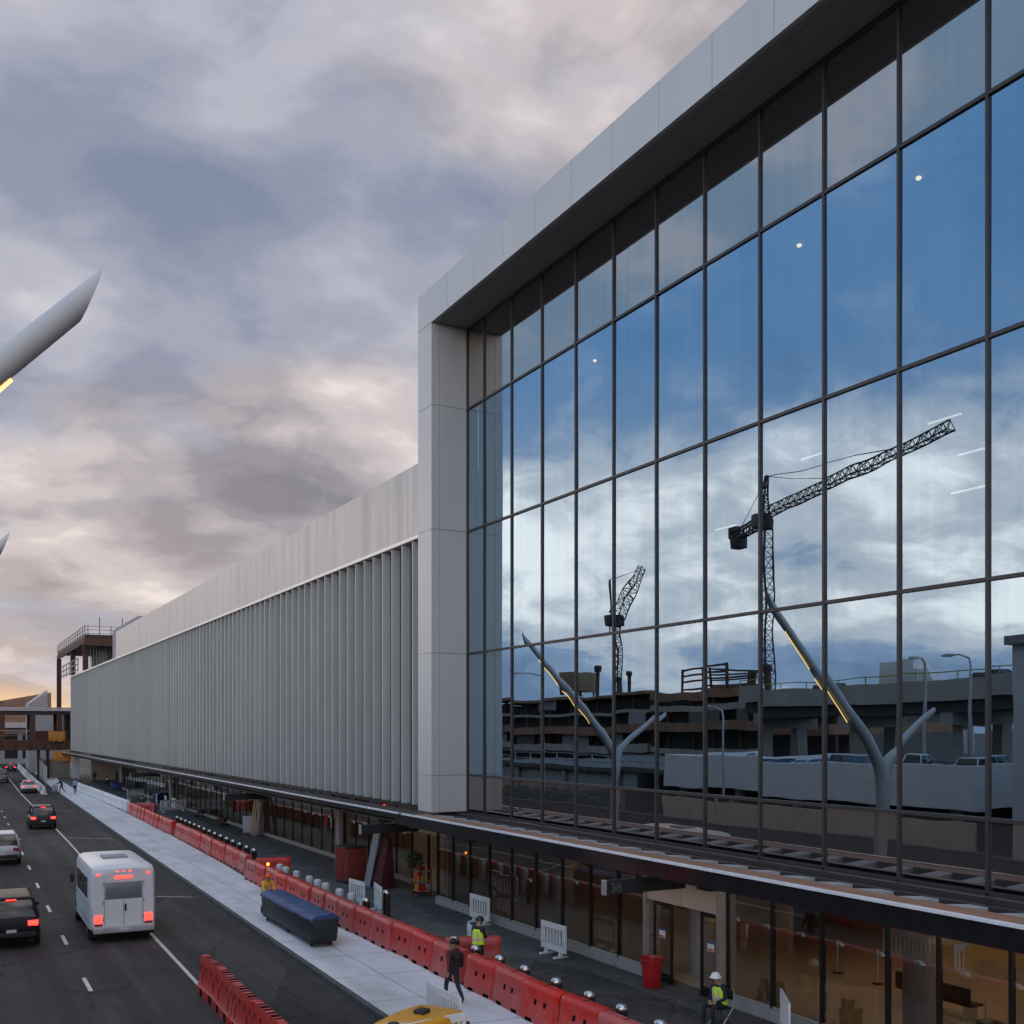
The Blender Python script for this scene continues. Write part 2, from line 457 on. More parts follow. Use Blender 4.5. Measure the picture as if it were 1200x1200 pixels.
M_navyc = mat('dark_clothes', (.016, .017, .024), .85, var=.2)
M_denim = mat('dark_trousers', (.020, .022, .032), .85, var=.2)
M_lblue = mat('light_blue_shirt', (.24, .38, .58), .8)
M_maroon = mat('maroon_clothes', (.08, .02, .025), .85)
M_shoe = mat('shoes', (.02, .014, .012), .5)
M_hair = mat('hair', (.012, .01, .009), .6)
M_hatw = mat('white_hard_hat', (.75, .75, .73), .3, var=.03)
M_hato = mat('orange_hard_hat', (.75, .10, .02), .35, var=.03)
M_wood = mat('plywood', (.36, .25, .14), .7, var=.2, scale=3, stretch=(1, 1, .2))
M_tyre = mat('rubber', (.012, .012, .012), .85)
M_rim = mat('rim_metal', (.35, .35, .36), .35, .8)
M_tail = lamp_mat('tail_light_lit', (1.0, .03, .02), 5.0)
M_tailoff = mat('tail_lens', (.22, .012, .012), .25)
M_head = mat('head_lens', (.6, .6, .6), .15)
M_plate = mat('number_plate', (.5, .5, .48), .5)
M_led = lamp_mat('warm_led', (1.0, .50, .13), 3.2)
M_lampw = lamp_mat('warm_downlight', (1.0, .66, .36), 4.0)
M_lampn = lamp_mat('white_luminaire', (1.0, .86, .74), 1.3)
M_lampb = lamp_mat('blue_indicator', (.08, .10, 1.0), 3.0)
M_lampo = lamp_mat('amber_lamp', (1.0, .28, .03), 5.0)
M_floor = mat('lobby_floor', (.40, .325, .25), .34, var=.05, scale=1.2, spec=.5)
M_inwall = mat('lobby_wall', (.27, .215, .17), .7, var=.12, scale=.5)
M_inceil = mat('lobby_ceiling', (.10, .095, .09), .9)
M_green = mat('leaf_green', (.035, .075, .025), .7, var=.4, scale=6)
M_carglass = mat('car_glass', (.012, .014, .016), .08, var=.1, spec=.8)
M_viad = mat('viaduct_concrete', (.33, .32, .295), .85, var=.15, scale=.3, dirt=.4, dirtcol=(.18, .17, .16))
M_letter = mat('letter_grey', (.085, .085, .09), .5)
M_post = mat('poster_white', (.62, .62, .62), .6)
M_postr = mat('poster_red', (.45, .03, .03), .6)
M_postb = mat('poster_blue', (.03, .06, .35), .6)

G_vis = glass('vision_glass', (.58, .80, 1.0), .48, (.40, .47, .50), wave=.0030, wscale=.55, edge=.5)
G_span = glass('spandrel_glass', (.90, .84, .78), .46, None, wave=.0012, wscale=.5, edge=.3, back=(.018, .02, .021))
G_spanl = glass('lower_spandrel_glass', (.70, .62, .58), .36, None, wave=.002, wscale=.7, edge=.35, back=(.045, .045, .047))
G_store = glass('storefront_glass', (.80, .80, .78), .15, (.74, .69, .64), wave=.0016, wscale=.8, edge=.8)
G_wstore = glass('wing_storefront_glass', (.72, .72, .70), .26, (.55, .52, .50), wave=.0016, wscale=.8, edge=1.0)
G_clear = clear_mat()

# ------------------------------------------------------------------ ground
KERB = [(9.6, -30), (10.1, 20), (10.18, 26.75), (10.40, 40), (11.08, 78), (12.63, 152), (15.2, 230), (20, 330)]
EDGE = [(13.3, -30), (13.45, 24), (13.55, 53), (13.9, 60), (14.3, 72), (14.75, 100), (14.9, 141), (15.6, 170), (17.5, 230), (22, 330)]
SOLID = [(6.2, -30), (6.75, 32), (7.01, 45.4), (7.86, 88), (8.37, 136), (10.4, 230), (13, 330)]
DASH = [(3.5, -30), (3.88, 35.9), (4.09, 51.4), (4.36, 66.5), (4.9, 100), (5.6, 150), (8.5, 260)]
g = MB(); g.add([(-3000, -3000, -.02), (3000, -3000, -.02), (3000, 3000, -.02), (-3000, 3000, -.02)], [(0, 1, 2, 3)])
tag(g.build('ground', mat('city_ground', (.07, .066, .062), .9, var=.3, scale=.02), smooth=False), kind='structure')
ys = [-30, -10, 10, 20, 26.75, 40, 53, 60, 78, 100, 120, 141, 152, 170, 200, 230, 270, 330]
def line_at(poly, dx=0): return [(interp(poly, y) + dx, y) for y in ys]
r = MB(); r.sheet([(-9.5, y) for y in ys], line_at(KERB, -.02), 0)
tag(r.build('road', M_asph, smooth=False), kind='structure')
def strip_solid(name, m, A, B, z0, z1):
    b = MB()
    rings = [[(a[0], a[1], z0), (c[0], c[1], z0), (c[0], c[1], z1), (a[0], a[1], z1)] for a, c in zip(A, B)]
    b.loft(rings); return tag(b.build(name, m, smooth=False), kind='structure')
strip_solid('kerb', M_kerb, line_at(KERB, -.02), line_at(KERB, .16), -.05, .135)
strip_solid('sidewalk', M_conc, line_at(KERB, .163), line_at(EDGE), -.05, .13)
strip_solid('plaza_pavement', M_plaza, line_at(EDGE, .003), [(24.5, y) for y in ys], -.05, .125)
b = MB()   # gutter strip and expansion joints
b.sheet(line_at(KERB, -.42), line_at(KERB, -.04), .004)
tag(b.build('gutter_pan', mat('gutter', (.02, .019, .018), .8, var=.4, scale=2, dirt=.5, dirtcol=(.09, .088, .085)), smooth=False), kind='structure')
b = MB(); y = 6.0
while y < 150:
    b.add([(interp(KERB, y) + .18, y, .134), (interp(EDGE, y) - .02, y - .2, .134), (interp(EDGE, y) - .02, y - .17, .134), (interp(KERB, y) + .18, y + .03, .134)], [(0, 1, 2, 3)])
    y += 3.1
y2 = [t for t in range(-20, 160, 6)]
b.sheet([(interp(KERB, t) * .5 + interp(EDGE, t) * .5, t) for t in y2], [(interp(KERB, t) * .5 + interp(EDGE, t) * .5 + .03, t) for t in y2], .134)
tag(b.build('sidewalk_joint', mat('joint_line', (.24, .25, .255), .9), smooth=False), kind='structure')
b = MB()
b.sheet(line_at(SOLID, -.06), line_at(SOLID, .06), .004)
y = -20.0
while y < 250:
    for dx in (0, -3.5):
        x0, x1 = interp(DASH, y) + dx, interp(DASH, y + 1.9) + dx
        b.add([(x0 - .06, y, .004), (x0 + .06, y, .004), (x1 + .06, y + 1.9, .004), (x1 - .06, y + 1.9, .004)], [(0, 1, 2, 3)])
    y += 7.6
for (xa, ya, xb, yb) in ((7.93, 80.9, 11.0 - .4, 78.7), (7.2, 51.6, 10.1, 49.6), (8.3, 110.2, 11.2, 107.6), (7.0, 24.5, 9.6, 22.3)):
    b.add([(xa, ya, .0045), (xb, yb, .0045), (xb, yb + .12, .0045), (xa, ya + .12, .0045)], [(0, 1, 2, 3)])
tag(b.build('lane_marking', M_line, smooth=False), kind='structure')
b = MB()
b.add([(-9, 46.6, .003), (5.0, 46.2, .003), (5.0, 46.24, .003), (-9, 46.64, .003)], [(0, 1, 2, 3)])
b.sheet([(9.0, t) for t in (24, 30, 38)], [(9.03, t) for t in (24, 30, 38)], .003)
tag(b.build('road_seam', M_slot, smooth=False), kind='structure')

# ------------------------------------------------------------------ terminal building with the curtain wall
XG, XP = 19.2, 17.58
ZR = [4.30, 5.73, 10.72, 15.75, 20.80, 24.12]
YM = [39.85] + [38.29 - 2.333 * k for k in range(15)]     # jamb, then mullions
Y_END = YM[-1]
TB = thing('terminal_building', 'tall glass fronted terminal hall framed by white metal panels above the shopfront', 'terminal building', (XG, 22, 0))
def at(o, P=TB):  # keep world coordinates under an Empty that is not at the origin
    o.location = Vector(o.location) - Vector(P.location); return o
b = MB()
prev = 41.24
joints = [41.24] + [y for y in YM[1:]]
for a, c in zip(joints, joints[1:]):
    b.box(XP, c + .008, 24.14, XP + .12, a - .008, 25.57)
b.box(XP + .005, Y_END, 25.57, 30, 41.22, 25.60)
at(b.build('fascia_panel', M_panel, TB, smooth=False))
b = MB()
b.box(XP + .05, Y_END, 24.18, 30.0, 41.2, 25.55)
b.box(XP + .05, 39.9, 4.27, XG + .5, 41.2, 24.18)
at(b.build('frame_core', M_joint, TB, smooth=False))
b = MB()
for z0, z1 in zip([4.23] + ZR[1:], ZR[1:]):
    b.box(XP, 39.86, z0 + .008, XP + .10, 41.24, z1 - .008)
    b.box(XP + .102, 39.85, z0 + .008, 17.93 - .006, 39.95, z1 - .008)
    b.box(17.93 + .006, 39.85, z0 + .008, XG - .02, 39.95, z1 - .008)
    b.box(XP + .102, 41.19, z0 + .008, 18.6, 41.24, z1 - .008)
at(b.build('pier_panel', M_panel, TB, smooth=False))
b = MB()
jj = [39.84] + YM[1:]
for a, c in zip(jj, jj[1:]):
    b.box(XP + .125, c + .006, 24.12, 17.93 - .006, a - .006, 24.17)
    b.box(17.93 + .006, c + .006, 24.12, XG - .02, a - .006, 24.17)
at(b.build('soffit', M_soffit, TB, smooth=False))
b = MB()
for y in YM:
    b.box(XG - .06, y - .036, 4.2, XG + .12, y + .036, 24.11)
for z in [4.2] + ZR[1:5] + [24.07]:
    for a, c in zip(YM, YM[1:]):
        b.box(XG - .055, c + .036, z - .045, XG + .115, a - .036, z + .045)
at(b.build('curtain_wall_frame', M_mull, TB, bevel=.008, smooth=False))
def pane(name, x, y0, y1, z0, z1, m, parent, tilt=.0014):
    b = MB(); h = (y1 - y0) / 2; v = (z1 - z0) / 2
    b.add([(0, -h, -v), (0, -h, v), (0, h, v), (0, h, -v)], [(0, 1, 2, 3)]); b.cur = 1
    b.add([(.024, -h, -v), (.024, -h, v), (.024, h, v), (.024, h, -v), (0, -h, -v), (0, -h, v), (0, h, v), (0, h, -v)],
          [(3, 2, 1, 0), (4, 0, 1, 5), (5, 1, 2, 6), (6, 2, 3, 7), (7, 3, 0, 4)])
    o = b.build(name, [m, G_clear] if m in (G_vis, G_store, G_wstore) else [m, M_recess], parent, smooth=False)
    o.location = Vector((x, (y0 + y1) / 2, (z0 + z1) / 2)) - Vector(parent.location)
    o.rotation_euler = (0, random.gauss(0, tilt), random.gauss(0, tilt))
    return o
for i, (a, c) in enumerate(zip(YM, YM[1:])):
    for j, (z0, z1) in enumerate(zip(ZR, ZR[1:])):
        nm, m = [('lower_spandrel_pane', G_spanl), ('glass_pane', G_vis), ('glass_pane', G_vis), ('glass_pane', G_vis), ('spandrel_pane', G_span)][j]
        pane(nm, XG, c + .03, a - .03, z0 + .03, z1 - .03, m, TB)
# upper hall seen faintly through the glass
b = MB(); b.box(19.6, Y_END, 5.2, 33, 39.8, 5.6); at(b.build('hall_floor', M_inceil, TB, smooth=False))
b = MB(); b.box(33, Y_END, 5.6, 33.3, 39.8, 21.7); b.box(19.7, 39.6, 5.6, 33, 39.82, 21.7); b.box(19.7, Y_END - .1, 5.6, 33, Y_END + .1, 25)
at(b.build('hall_wall', M_dark, TB, smooth=False))
b = MB(); b.box(19.5, Y_END + .1, 21.7, 33, 39.6, 22.0); at(b.build('hall_ceiling', M_inceil, TB, smooth=False))
for (px, py) in ((22, 23.5), (22, 19.2), (22, 34.5)):
    b = MB(); b.lathe([(.05, 0), (.07, .02), (.07, .06)], (px, py, 21.62), 12); at(b.build('downlight', M_lampw, TB))
for (px, py, pz) in ((22, 18.4, 15.3), (22, 17.5, 14.3), (22, 17.7, 13.4), (22, 22.9, 15.4), (22, 13.5, 14.3), (22, 26.8, 14.0)):
    b = MB(); b.box(px - .02, py - .5, pz, px + .02, py + .5, pz + .04); o = at(b.build('linear_luminaire', M_lampn, TB, smooth=False))
    b = MB()
    for dy in (-.4, .4): b.box(px - .004, py + dy - .004, pz + .04, px + .004, py + dy + .004, 21.7)
    c = b.build('suspension_wire', M_blackm, o, smooth=False); c.location = -Vector(TB.location) - Vector(o.location)
# ground floor lobby
XS = 18.9
b = MB(); b.box(19.3, Y_END, .13, 33, 42.2, .16); at(b.build('lobby_floor', M_floor, TB, smooth=False))
b = MB(); b.box(32.6, Y_END, .16, 33, 42.2, 4.0); b.box(19.3, 42.0, .16, 32.6, 42.2, 4.0); b.box(25, 27.2, .16, 25.2, 41.9, 3.9)
at(b.build('lobby_wall', M_inwall, TB, smooth=False))
b = MB(); b.box(18.95, Y_END, 3.95, 33, 42.2, 4.15); at(b.build('lobby_ceiling', M_inceil, TB, smooth=False))
for py in (8, 11, 14, 17, 20, 23):
    for px in (21.5, 25, 29):
        b = MB(); b.box(px - .5, py - .5, 3.92, px + .5, py + .5, 3.945)
        at(b.build('ceiling_panel_light', lamp_mat('lobby_light', (1.0, .72, .46), 4.5), TB, smooth=False))
for py in (29, 33, 38):
    b = MB(); b.box(21.6, py - .25, 3.92, 22.1, py + .25, 3.945)
    at(b.build('ceiling_panel_light', lamp_mat('lobby_light_dim', (1.0, .78, .56), 9.0), TB, smooth=False))
for (px, py) in ((20.6, 17.9), (20.6, 26.2), (20.6, 34.5), (25, 12)):
    b = MB(); b.lathe([(.42, .16), (.42, 3.95)], (px, py, 0), 24); at(b.build('lobby_column', M_greyb, TB))
SY = [42.18, 40.62, 38.99, 37.25, 35.40, 33.55, 31.72, 29.91, 28.25, 26.50, 22.95, 21.17, 19.41, 17.37, 15.96, 14.19, 12.4, 10.6, 8.8, 7.0]
for y in SY:
    b = MB(); b.box(XS - .05, y - .03, .42, XS + .10, y + .03, 3.9); at(b.build('mullion', M_black, TB, smooth=False))
for a, c in zip(SY, SY[1:]):
    if a == 26.50: continue
    b = MB(); b.box(XS - .12, c + .01, .12, XS + .15, a - .01, .42); b.box(XS - .03, c + .03, .42, XS + .08, a - .03, .475)
    at(b.build('base_plinth', M_stone, TB, smooth=False))
    pane('storefront_pane', XS, c + .04, a - .04, .48, 3.9, G_store, TB, .0008)
# entrance portals (one under the sign, one beyond the pier)
def portal(y0, y1, x=XS):
    b = MB(); b.box(x - .25, y0, 2.55, x + .1, (y0 + y1) / 2 - .01, 3.75); b.box(x - .25, (y0 + y1) / 2 + .01, 2.55, x + .1, y1, 3.75)
    p = at(b.build('door_header', M_beige, TB, bevel=.01, smooth=False))
    b = MB(); b.box(x - .30, y0 - .12, .12, x + .1, y0 - .002, 3.78); at(b.build('door_jamb', M_alu, TB, smooth=False))
    b = MB(); b.box(x - .30, y1 + .002, .12, x + .1, y1 + .12, 3.78); at(b.build('door_jamb', M_alu, TB, smooth=False))
    for (a, c) in ((y0 + .05, y0 + 1.0), (y1 - 1.0, y1 - .05)):
        b = MB()
        b.box(x - .05, a, .14, x, a + .09, 2.5); b.box(x - .05, c - .09, .14, x, c, 2.5)
        b.box(x - .05, a + .09, .14, x, c - .09, .42); b.box(x - .05, a + .09, 2.38, x, c - .09, 2.5)
        dr = at(b.build('sliding_door', M_black, TB, smooth=False))
        q = pane('door_glass', x - .02, a + .09, c - .09, .42, 2.38, G_store, TB)
        q.parent = dr; q.location = Vector(q.location) - Vector(dr.location)
        b = MB(); b.box(x - .062, a + .32, 1.45, x - .056, a + .62, 1.72)
        po = b.build('notice', M_post, dr, smooth=False); po.location = -Vector(TB.location) - Vector(dr.location)
        b = MB(); b.box(x - .066, a + .32, 1.66, x - .063, a + .62, 1.72); b.cur = 1; b.box(x - .066, a + .34, 1.47, x - .063, a + .60, 1.52)
        po2 = b.build('notice_band', [M_postb, M_postr], dr, smooth=False); po2.location = -Vector(TB.location) - Vector(dr.location)
    b = MB(); b.box(x - .28, (y0 + y1) / 2 - .16, 2.50, x - .18, (y0 + y1) / 2 + .16, 2.549); at(b.build('door_sensor', M_black, TB, smooth=False))
portal(23.07, 26.38)

# ------------------------------------------------------------------ wing with vertical fins
XF, YW = 17.7, 178.0
TW = thing('terminal_wing', 'long low terminal wing clad in grey vertical metal fins under a warm metal parapet', 'terminal wing', (XF, 110, 0))
def atw(o): return at(o, TW)
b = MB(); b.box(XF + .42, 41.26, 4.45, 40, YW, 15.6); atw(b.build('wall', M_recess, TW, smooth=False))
b = MB()
for k in range(14):
    y0 = 41.26 + k * 6.4; b.box(XF + .22, y0 + .006, 15.78, XF + .5, y0 + 6.4 - .006, 18.92)
atw(b.build('parapet', M_parapet, TW, smooth=False))
b = MB(); b.box(XF + .5, 41.3, 15.6, 40, 130.8, 18.8); b.box(XF + .1, 130.9, 15.6, 40, YW, 15.9); atw(b.build('roof', M_roofw, TW, smooth=False))
b = MB(); b.box(XF - .06, 41.26, 15.62, XF + .5, YW, 15.77); atw(b.build('flashing', M_flash, TW, bevel=.01, smooth=False))
b = MB(); b.box(XF - .02, 41.26, 4.28, 40, YW, 4.42); atw(b.build('soffit', M_black, TW, smooth=False))
fb = MB()
fb.prism([(-.02, -.035), (.0, -.04), (.36, -.04), (.40, -.02), (.40, .02), (.36, .04), (0, .04), (-.02, .035)], 'z', 4.36, 15.60)
fin0 = fb.build('fin', M_fin, TW, smooth=False)
fin0.location = Vector((XF, 42.1, 0)) - Vector(TW.location)
rest = MB()
for k in range(1, 116):
    y = 42.1 + 1.175 * k
    if k < 99:
        c = fin0.copy(); COL.objects.link(c); c.parent = TW; c.location = Vector((XF, y, 0)) - Vector(TW.location)
    else:
        rest.prism([(XF - .02, y - .035), (XF, y - .04), (XF + .36, y - .04), (XF + .40, y), (XF + .36, y + .04), (XF, y + .04)], 'z', 4.36, 15.60)
o = rest.build('far_fins', M_fin, TW, smooth=False); o['kind'] = 'stuff'; atw(o)
# ground floor below the wing
XW = 20.3
WY = [42.4 + 2.0 * k for k in range(0, 54)]
for y in WY:
    b = MB(); b.box(XW - .04, y - .028, .35, XW + .08, y + .028, 4.25); atw(b.build('mullion', M_black, TW, smooth=False))
for a, c in zip(WY, WY[1:]):
    b = MB(); b.box(XW - .1, a + .01, .12, XW + .1, c - .01, .35); atw(b.build('base_plinth', M_stone, TW, smooth=False))
    if a < 47 and a > 43: continue
    pane('storefront_pane', XW, a + .03, c - .03, .35, 4.25, G_wstore, TW, .001)
b = MB(); b.box(23.6, 42.4, .12, 23.8, 150, 4.25); b.box(XW + .1, 42.25, .13, 27, 42.38, 4.2); b.box(XW, 148.6, .12, 27, 148.8, 4.25); atw(b.build('back_wall', M_inwall, TW, smooth=False))
b = MB(); b.box(XW + .12, 42.4, .13, 27, 150, .16); atw(b.build('interior_floor', M_floor, TW, smooth=False))
b = MB(); b.box(19.6, 168, .12, 27, 168.4, 4.27); b.box(24.5, 149, .12, 24.7, 168, 4.27); atw(b.build('end_wall', M_tan, TW, smooth=False))
b = MB(); b.box(17.75, 174.5, -.05, 18.7, 177.6, 4.27); atw(b.build('end_pier', M_whitec, TW, smooth=False))
for y in (75.6, 109, 142, 58.5):
    b = MB(); b.box(19.95, y - .35, .12, 20.65 - .46, y + .35, 4.27); atw(b.build('column', M_greyb, TW, bevel=.02, smooth=False))
for y in (46.5, 50, 53.5, 57, 61, 66, 72, 79, 88, 98, 110, 124, 138):
    b = MB(); b.box(21.4, y - .5, 4.2, 21.9, y + .5, 4.235)
    atw(b.build('ceiling_light', lamp_mat('wing_light', (1.0, .74, .48), 6.0), TW, smooth=False))
b = MB(); b.box(20.0, 43.3, 2.75, 20.4, 47.8, 4.2); atw(b.build('door_header', M_beige, TW, smooth=False))

# ------------------------------------------------------------------ canopy along the pavement
CN = thing('entrance_canopy', 'long dark canopy with bright edge and brown top running under the facade', 'canopy', (16.4, 40, 0))
def atc(o): return at(o, CN)
XC = 16.4
b = MB(); b.box(XC + .02, Y_END, 3.74, XC + .14, 41.0, 4.14); b.box(XC + .02, 41.0, 3.95, XC + .14, 178, 4.16); atc(b.build('fascia', M_fascia, CN, smooth=False))
b = MB(); b.box(XC - .02, Y_END, 4.165, XC + .09, 40.2, 4.235); b.box(XC - .02, 40.6, 4.165, XC + .09, 178, 4.235); atc(b.build('edge_trim', M_edge, CN, bevel=.006, smooth=False))
b = MB(); b.box(XC + .095, Y_END, 4.16, 17.2, 39.4, 4.215); atc(b.build('walkway_board', M_copper, CN, smooth=False))
b = MB(); b.box(XC + .095, 39.41, 4.14, 17.60, 178, 4.20); atc(b.build('deck', mat('canopy_deck', (.05, .04, .033), .75, var=.3), CN, smooth=False))
b = MB(); b.box(XC + .14, Y_END, 3.80, 18.6, 178, 3.86); atc(b.build('underside', M_black, CN, smooth=False))
b = MB(); b.box(17.95, Y_END, 4.0, 18.05, 39.2, 4.17); b.box(18.45, Y_END, 4.0, 18.6, 39.2, 4.24); b.box(18.75, Y_END, 4.02, 18.83, 39.2, 4.17)
atc(b.build('rear_rail', M_mull, CN, smooth=False))
bk = MB()
bk.prism([(0, .0), (.75, .0), (.75, .10), (.0, .16)], 'y', -.22, .22)
bk0 = bk.build('bracket', M_brack, CN, bevel=.01, smooth=False)
ks = 0; y = 38.7
while y > Y_END + .3:
    c = bk0 if ks == 0 else bk0.copy()
    if ks: COL.objects.link(c); c.parent = CN
    c.location = Vector((17.2, y, 4.05)) - Vector(CN.location)
    ks += 1; y -= 1.1667
for y in (40.4, 44.0, 35.0, 27.0, 21.5):
    b = MB(); b.box(16.9, y - .25, 3.55, 17.4, y + .25, 3.80); atc(b.build('flood_light', M_blackm, CN, bevel=.03))
b = MB(); b.box(17.9, 25.4, 3.72, 17.95, 25.75, 3.79); atc(b.build('indicator', M_lampb, CN, smooth=False))
b = MB(); b.lathe([(.05, 0), (.06, .03)], (16.8, 37.9, 3.70), 10); atc(b.build('downlight', M_lampw, CN))
for (x, y) in ((17.7, 25.6), (17.7, 23.9), (17.7, 21.0), (17.7, 17.8), (17.9, 31.5)):
    b = MB(); b.lathe([(.01, 0), (.09, .0), (.10, .02)], (x, y, 3.775), 12); atc(b.build('downlight', lamp_mat('canopy_lamp', (1.0, .70, .42), 26.0), CN))

# blade signs hung below the canopy
def blade_sign(y, label, text=None, zt=3.60, x0=15.5, x1=18.15):
    t = thing('hanging_sign', label, 'sign', (x0, y, zt), 0, 'blade signs hung below the canopy')
    b = MB(); b.box(.06, -.09, -.38, x1 - x0, .09, 0); b.build('sign_box', M_blackm, t, bevel=.01, smooth=False)
    b = MB(); b.box(0, -.10, -.39, .055, .10, .01); b.build('end_cap', M_alu, t, bevel=.01, smooth=False)
    b = MB()
    for dx in (1.1, 2.3): b.box(dx - .03, -.03, .002, dx + .03, .03, 3.82 - zt)
    b.build('hanger', M_black, t, smooth=False)
    if text:
        c = bpy.data.curves.new('numeral', 'FONT'); c.body = text; c.size = .36; c.extrude = .004
        o = bpy.data.objects.new('tmp', c); COL.objects.link(o)
        dg = bpy.context.evaluated_depsgraph_get(); me = bpy.data.meshes.new_from_object(o.evaluated_get(dg))
        bpy.data.objects.remove(o)
        me.materials.clear(); me.materials.append(M_letter)
        n = bpy.data.objects.new('numeral', me); COL.objects.link(n); n.parent = t
        n.rotation_euler = (R(90), 0, 0); n.location = (.17, -.097, -.32)
    return t
blade_sign(23.9 + .0, 'black blade sign with pale number 38 over the entrance doors', '38')
blade_sign(42.6, 'black blade sign hanging over the red cart beyond the white pier')
blade_sign(67.0, 'small black blade sign under the fins, third along from the glass hall')
blade_sign(104.0, 'tiny far black blade sign below the fins, farthest from the glass hall')

# ------------------------------------------------------------------ water barriers
def dusty_red():
    m = mat('dusty_red_plastic', (.46, .022, .016), .42, var=.10, scale=2.5, spec=.45)
    nt = m.node_tree; N, L = nt.nodes, nt.links
    b = [x for x in N if x.type == 'BSDF_PRINCIPLED'][0]; src = b.inputs['Base Color'].links[0].from_socket
    t = N.new('ShaderNodeTexCoord'); s = N.new('ShaderNodeSeparateXYZ'); L.new(t.outputs['Object'], s.inputs[0])
    g = N.new('ShaderNodeNewGeometry'); n = N.new('ShaderNodeTexNoise'); n.inputs['Scale'].default_value = 2.3; n.inputs['Detail'].default_value = 7; n.inputs['Roughness'].default_value = .68
    L.new(g.outputs['Position'], n.inputs['Vector'])
    a = N.new('ShaderNodeMath'); a.operation = 'MULTIPLY_ADD'; a.inputs[1].default_value = -.42; L.new(s.outputs[2], a.inputs[0]); L.new(n.outputs[0], a.inputs[2])
    r = N.new('ShaderNodeValToRGB'); r.color_ramp.elements[0].position = .20; r.color_ramp.elements[1].position = .58
    r.color_ramp.elements[0].color = (0, 0, 0, 1); r.color_ramp.elements[1].color = (.5, .5, .5, 1); L.new(a.outputs[0], r.inputs[0])
    x = N.new('ShaderNodeMixRGB'); L.new(r.outputs[0], x.inputs[0]); x.inputs[2].default_value = (.38, .16, .145, 1)
    oi = N.new('ShaderNodeObjectInfo'); hs = N.new('ShaderNodeHueSaturation'); mr = N.new('ShaderNodeMapRange'); mr.inputs['To Min'].default_value = .88; mr.inputs['To Max'].default_value = 1.08
    L.new(oi.outputs['Random'], mr.inputs[0]); L.new(mr.outputs[0], hs.inputs['Value']); L.new(mr.outputs[0], hs.inputs['Saturation']); L.new(src, hs.inputs['Color']); src = hs.outputs[0]
    L.new(src, x.inputs[1])
    n6 = N.new('ShaderNodeTexNoise'); n6.inputs['Scale'].default_value = 5.5; n6.inputs['Detail'].default_value = 8; n6.inputs['Roughness'].default_value = .75; L.new(g.outputs['Position'], n6.inputs['Vector'])
    r6 = N.new('ShaderNodeValToRGB'); r6.color_ramp.elements[0].position = .56; r6.color_ramp.elements[1].position = .68
    r6.color_ramp.elements[0].color = (0, 0, 0, 1); r6.color_ramp.elements[1].color = (.7, .7, .7, 1); L.new(n6.outputs[0], r6.inputs[0])
    x6 = N.new('ShaderNodeMixRGB'); L.new(r6.outputs[0], x6.inputs[0]); L.new(x.outputs[0], x6.inputs[1]); x6.inputs[2].default_value = (.13, .03, .028, 1)
    L.new(x6.outputs[0], b.inputs['Base Color']); return m
M_bar = dusty_red()
def barrier_mesh(L_=1.74, H=.98, seed=0):
    """saddle-topped water barrier, long axis = local Y, with fork slots and key holes"""
    prof = [(.29, 0), (.29, .10), (.285, .26), (.23, .46), (.20, .60), (.205, .70), (.20, .86), (.155, .95), (.10, H), (-.10, H),
            (-.155, .95), (-.20, .86), (-.205, .70), (-.20, .60), (-.23, .46), (-.285, .26), (-.29, .10), (-.29, 0)]
    sts = [-.5, -.475, -.36, -.27, -.17, -.095, -.02, .02, .095, .17, .27, .36, .475, .5]
    bm = bmesh.new(); rows = []
    for s in sts:
        e = .86 if abs(s) == .5 else 1.0
        row = []
        for (x, z) in prof:
            bow = 0
            row.append(bm.verts.new((x * e, s * L_ + (.03 * math.sin(z * 3.1) if abs(s) > .47 else 0), z if e == 1 or z < .5 else z - .02)))
        rows.append(row)
    n = len(prof); faces = {}
    for i in range(len(sts) - 1):
        for k in range(n - 1):
            faces[(i, k)] = bm.faces.new((rows[i][k], rows[i + 1][k], rows[i + 1][k + 1], rows[i][k + 1]))
        bm.faces.new((rows[i][0], rows[i][n - 1], rows[i + 1][n - 1], rows[i + 1][0]))
    bm.faces.new(rows[0]); bm.faces.new(list(reversed(rows[-1])))
    bmesh.ops.recalc_face_normals(bm, faces=bm.faces)
    holes = [faces[(i, k)] for i in (4, 8) for k in (3, n - 5)] + [faces[(i, k)] for i in (2, 3, 9, 10) for k in (0, n - 2)] + [faces[(6, 8)]]
    for f in holes:
        r_ = bmesh.ops.extrude_discrete_faces(bm, faces=[f])
        nf = r_['faces'][0]; nrm = nf.normal.copy()
        for v in nf.verts:
            v.co -= nrm * .09
            for lf in v.link_faces: lf.material_index = 1
    me = bpy.data.meshes.new('water_barrier'); bm.to_mesh(me); bm.free()
    me.shade_smooth(); me.set_sharp_from_angle(angle=R(50))
    return me
BM_red = barrier_mesh(); BM_red.materials.append(M_bar); BM_red.materials.append(M_slot)
BM_wht = barrier_mesh(1.95, .98); BM_wht.materials.append(M_white); BM_wht.materials.append(mat('white_slot', (.2, .2, .19), .8))
def place_row(me, name, line, y0, y1, step, labelf, cat, group, jit=.03, z=.13):
    out = []; k = 1; y = y0
    sgn = 1 if y1 > y0 else -1
    while (y1 - y) * sgn > -.01:
        x = interp(line, y); ang = math.atan2(interp(line, y + 1) - interp(line, y - 1), 2)
        o = bpy.data.objects.new(name, me); COL.objects.link(o)
        o.location = (x + random.uniform(-jit, jit) * 1.6, y, z); o.rotation_euler = (0, 0, -ang + random.uniform(-.045, .045))
        tag(o, labelf(k), cat, group); out.append(o); k += 1; y += step * sgn
    return out
NEARL = [(13.62, 5), (13.62, 24.5), (13.66, 31), (13.62, 40), (13.75, 53), (13.9, 60)]
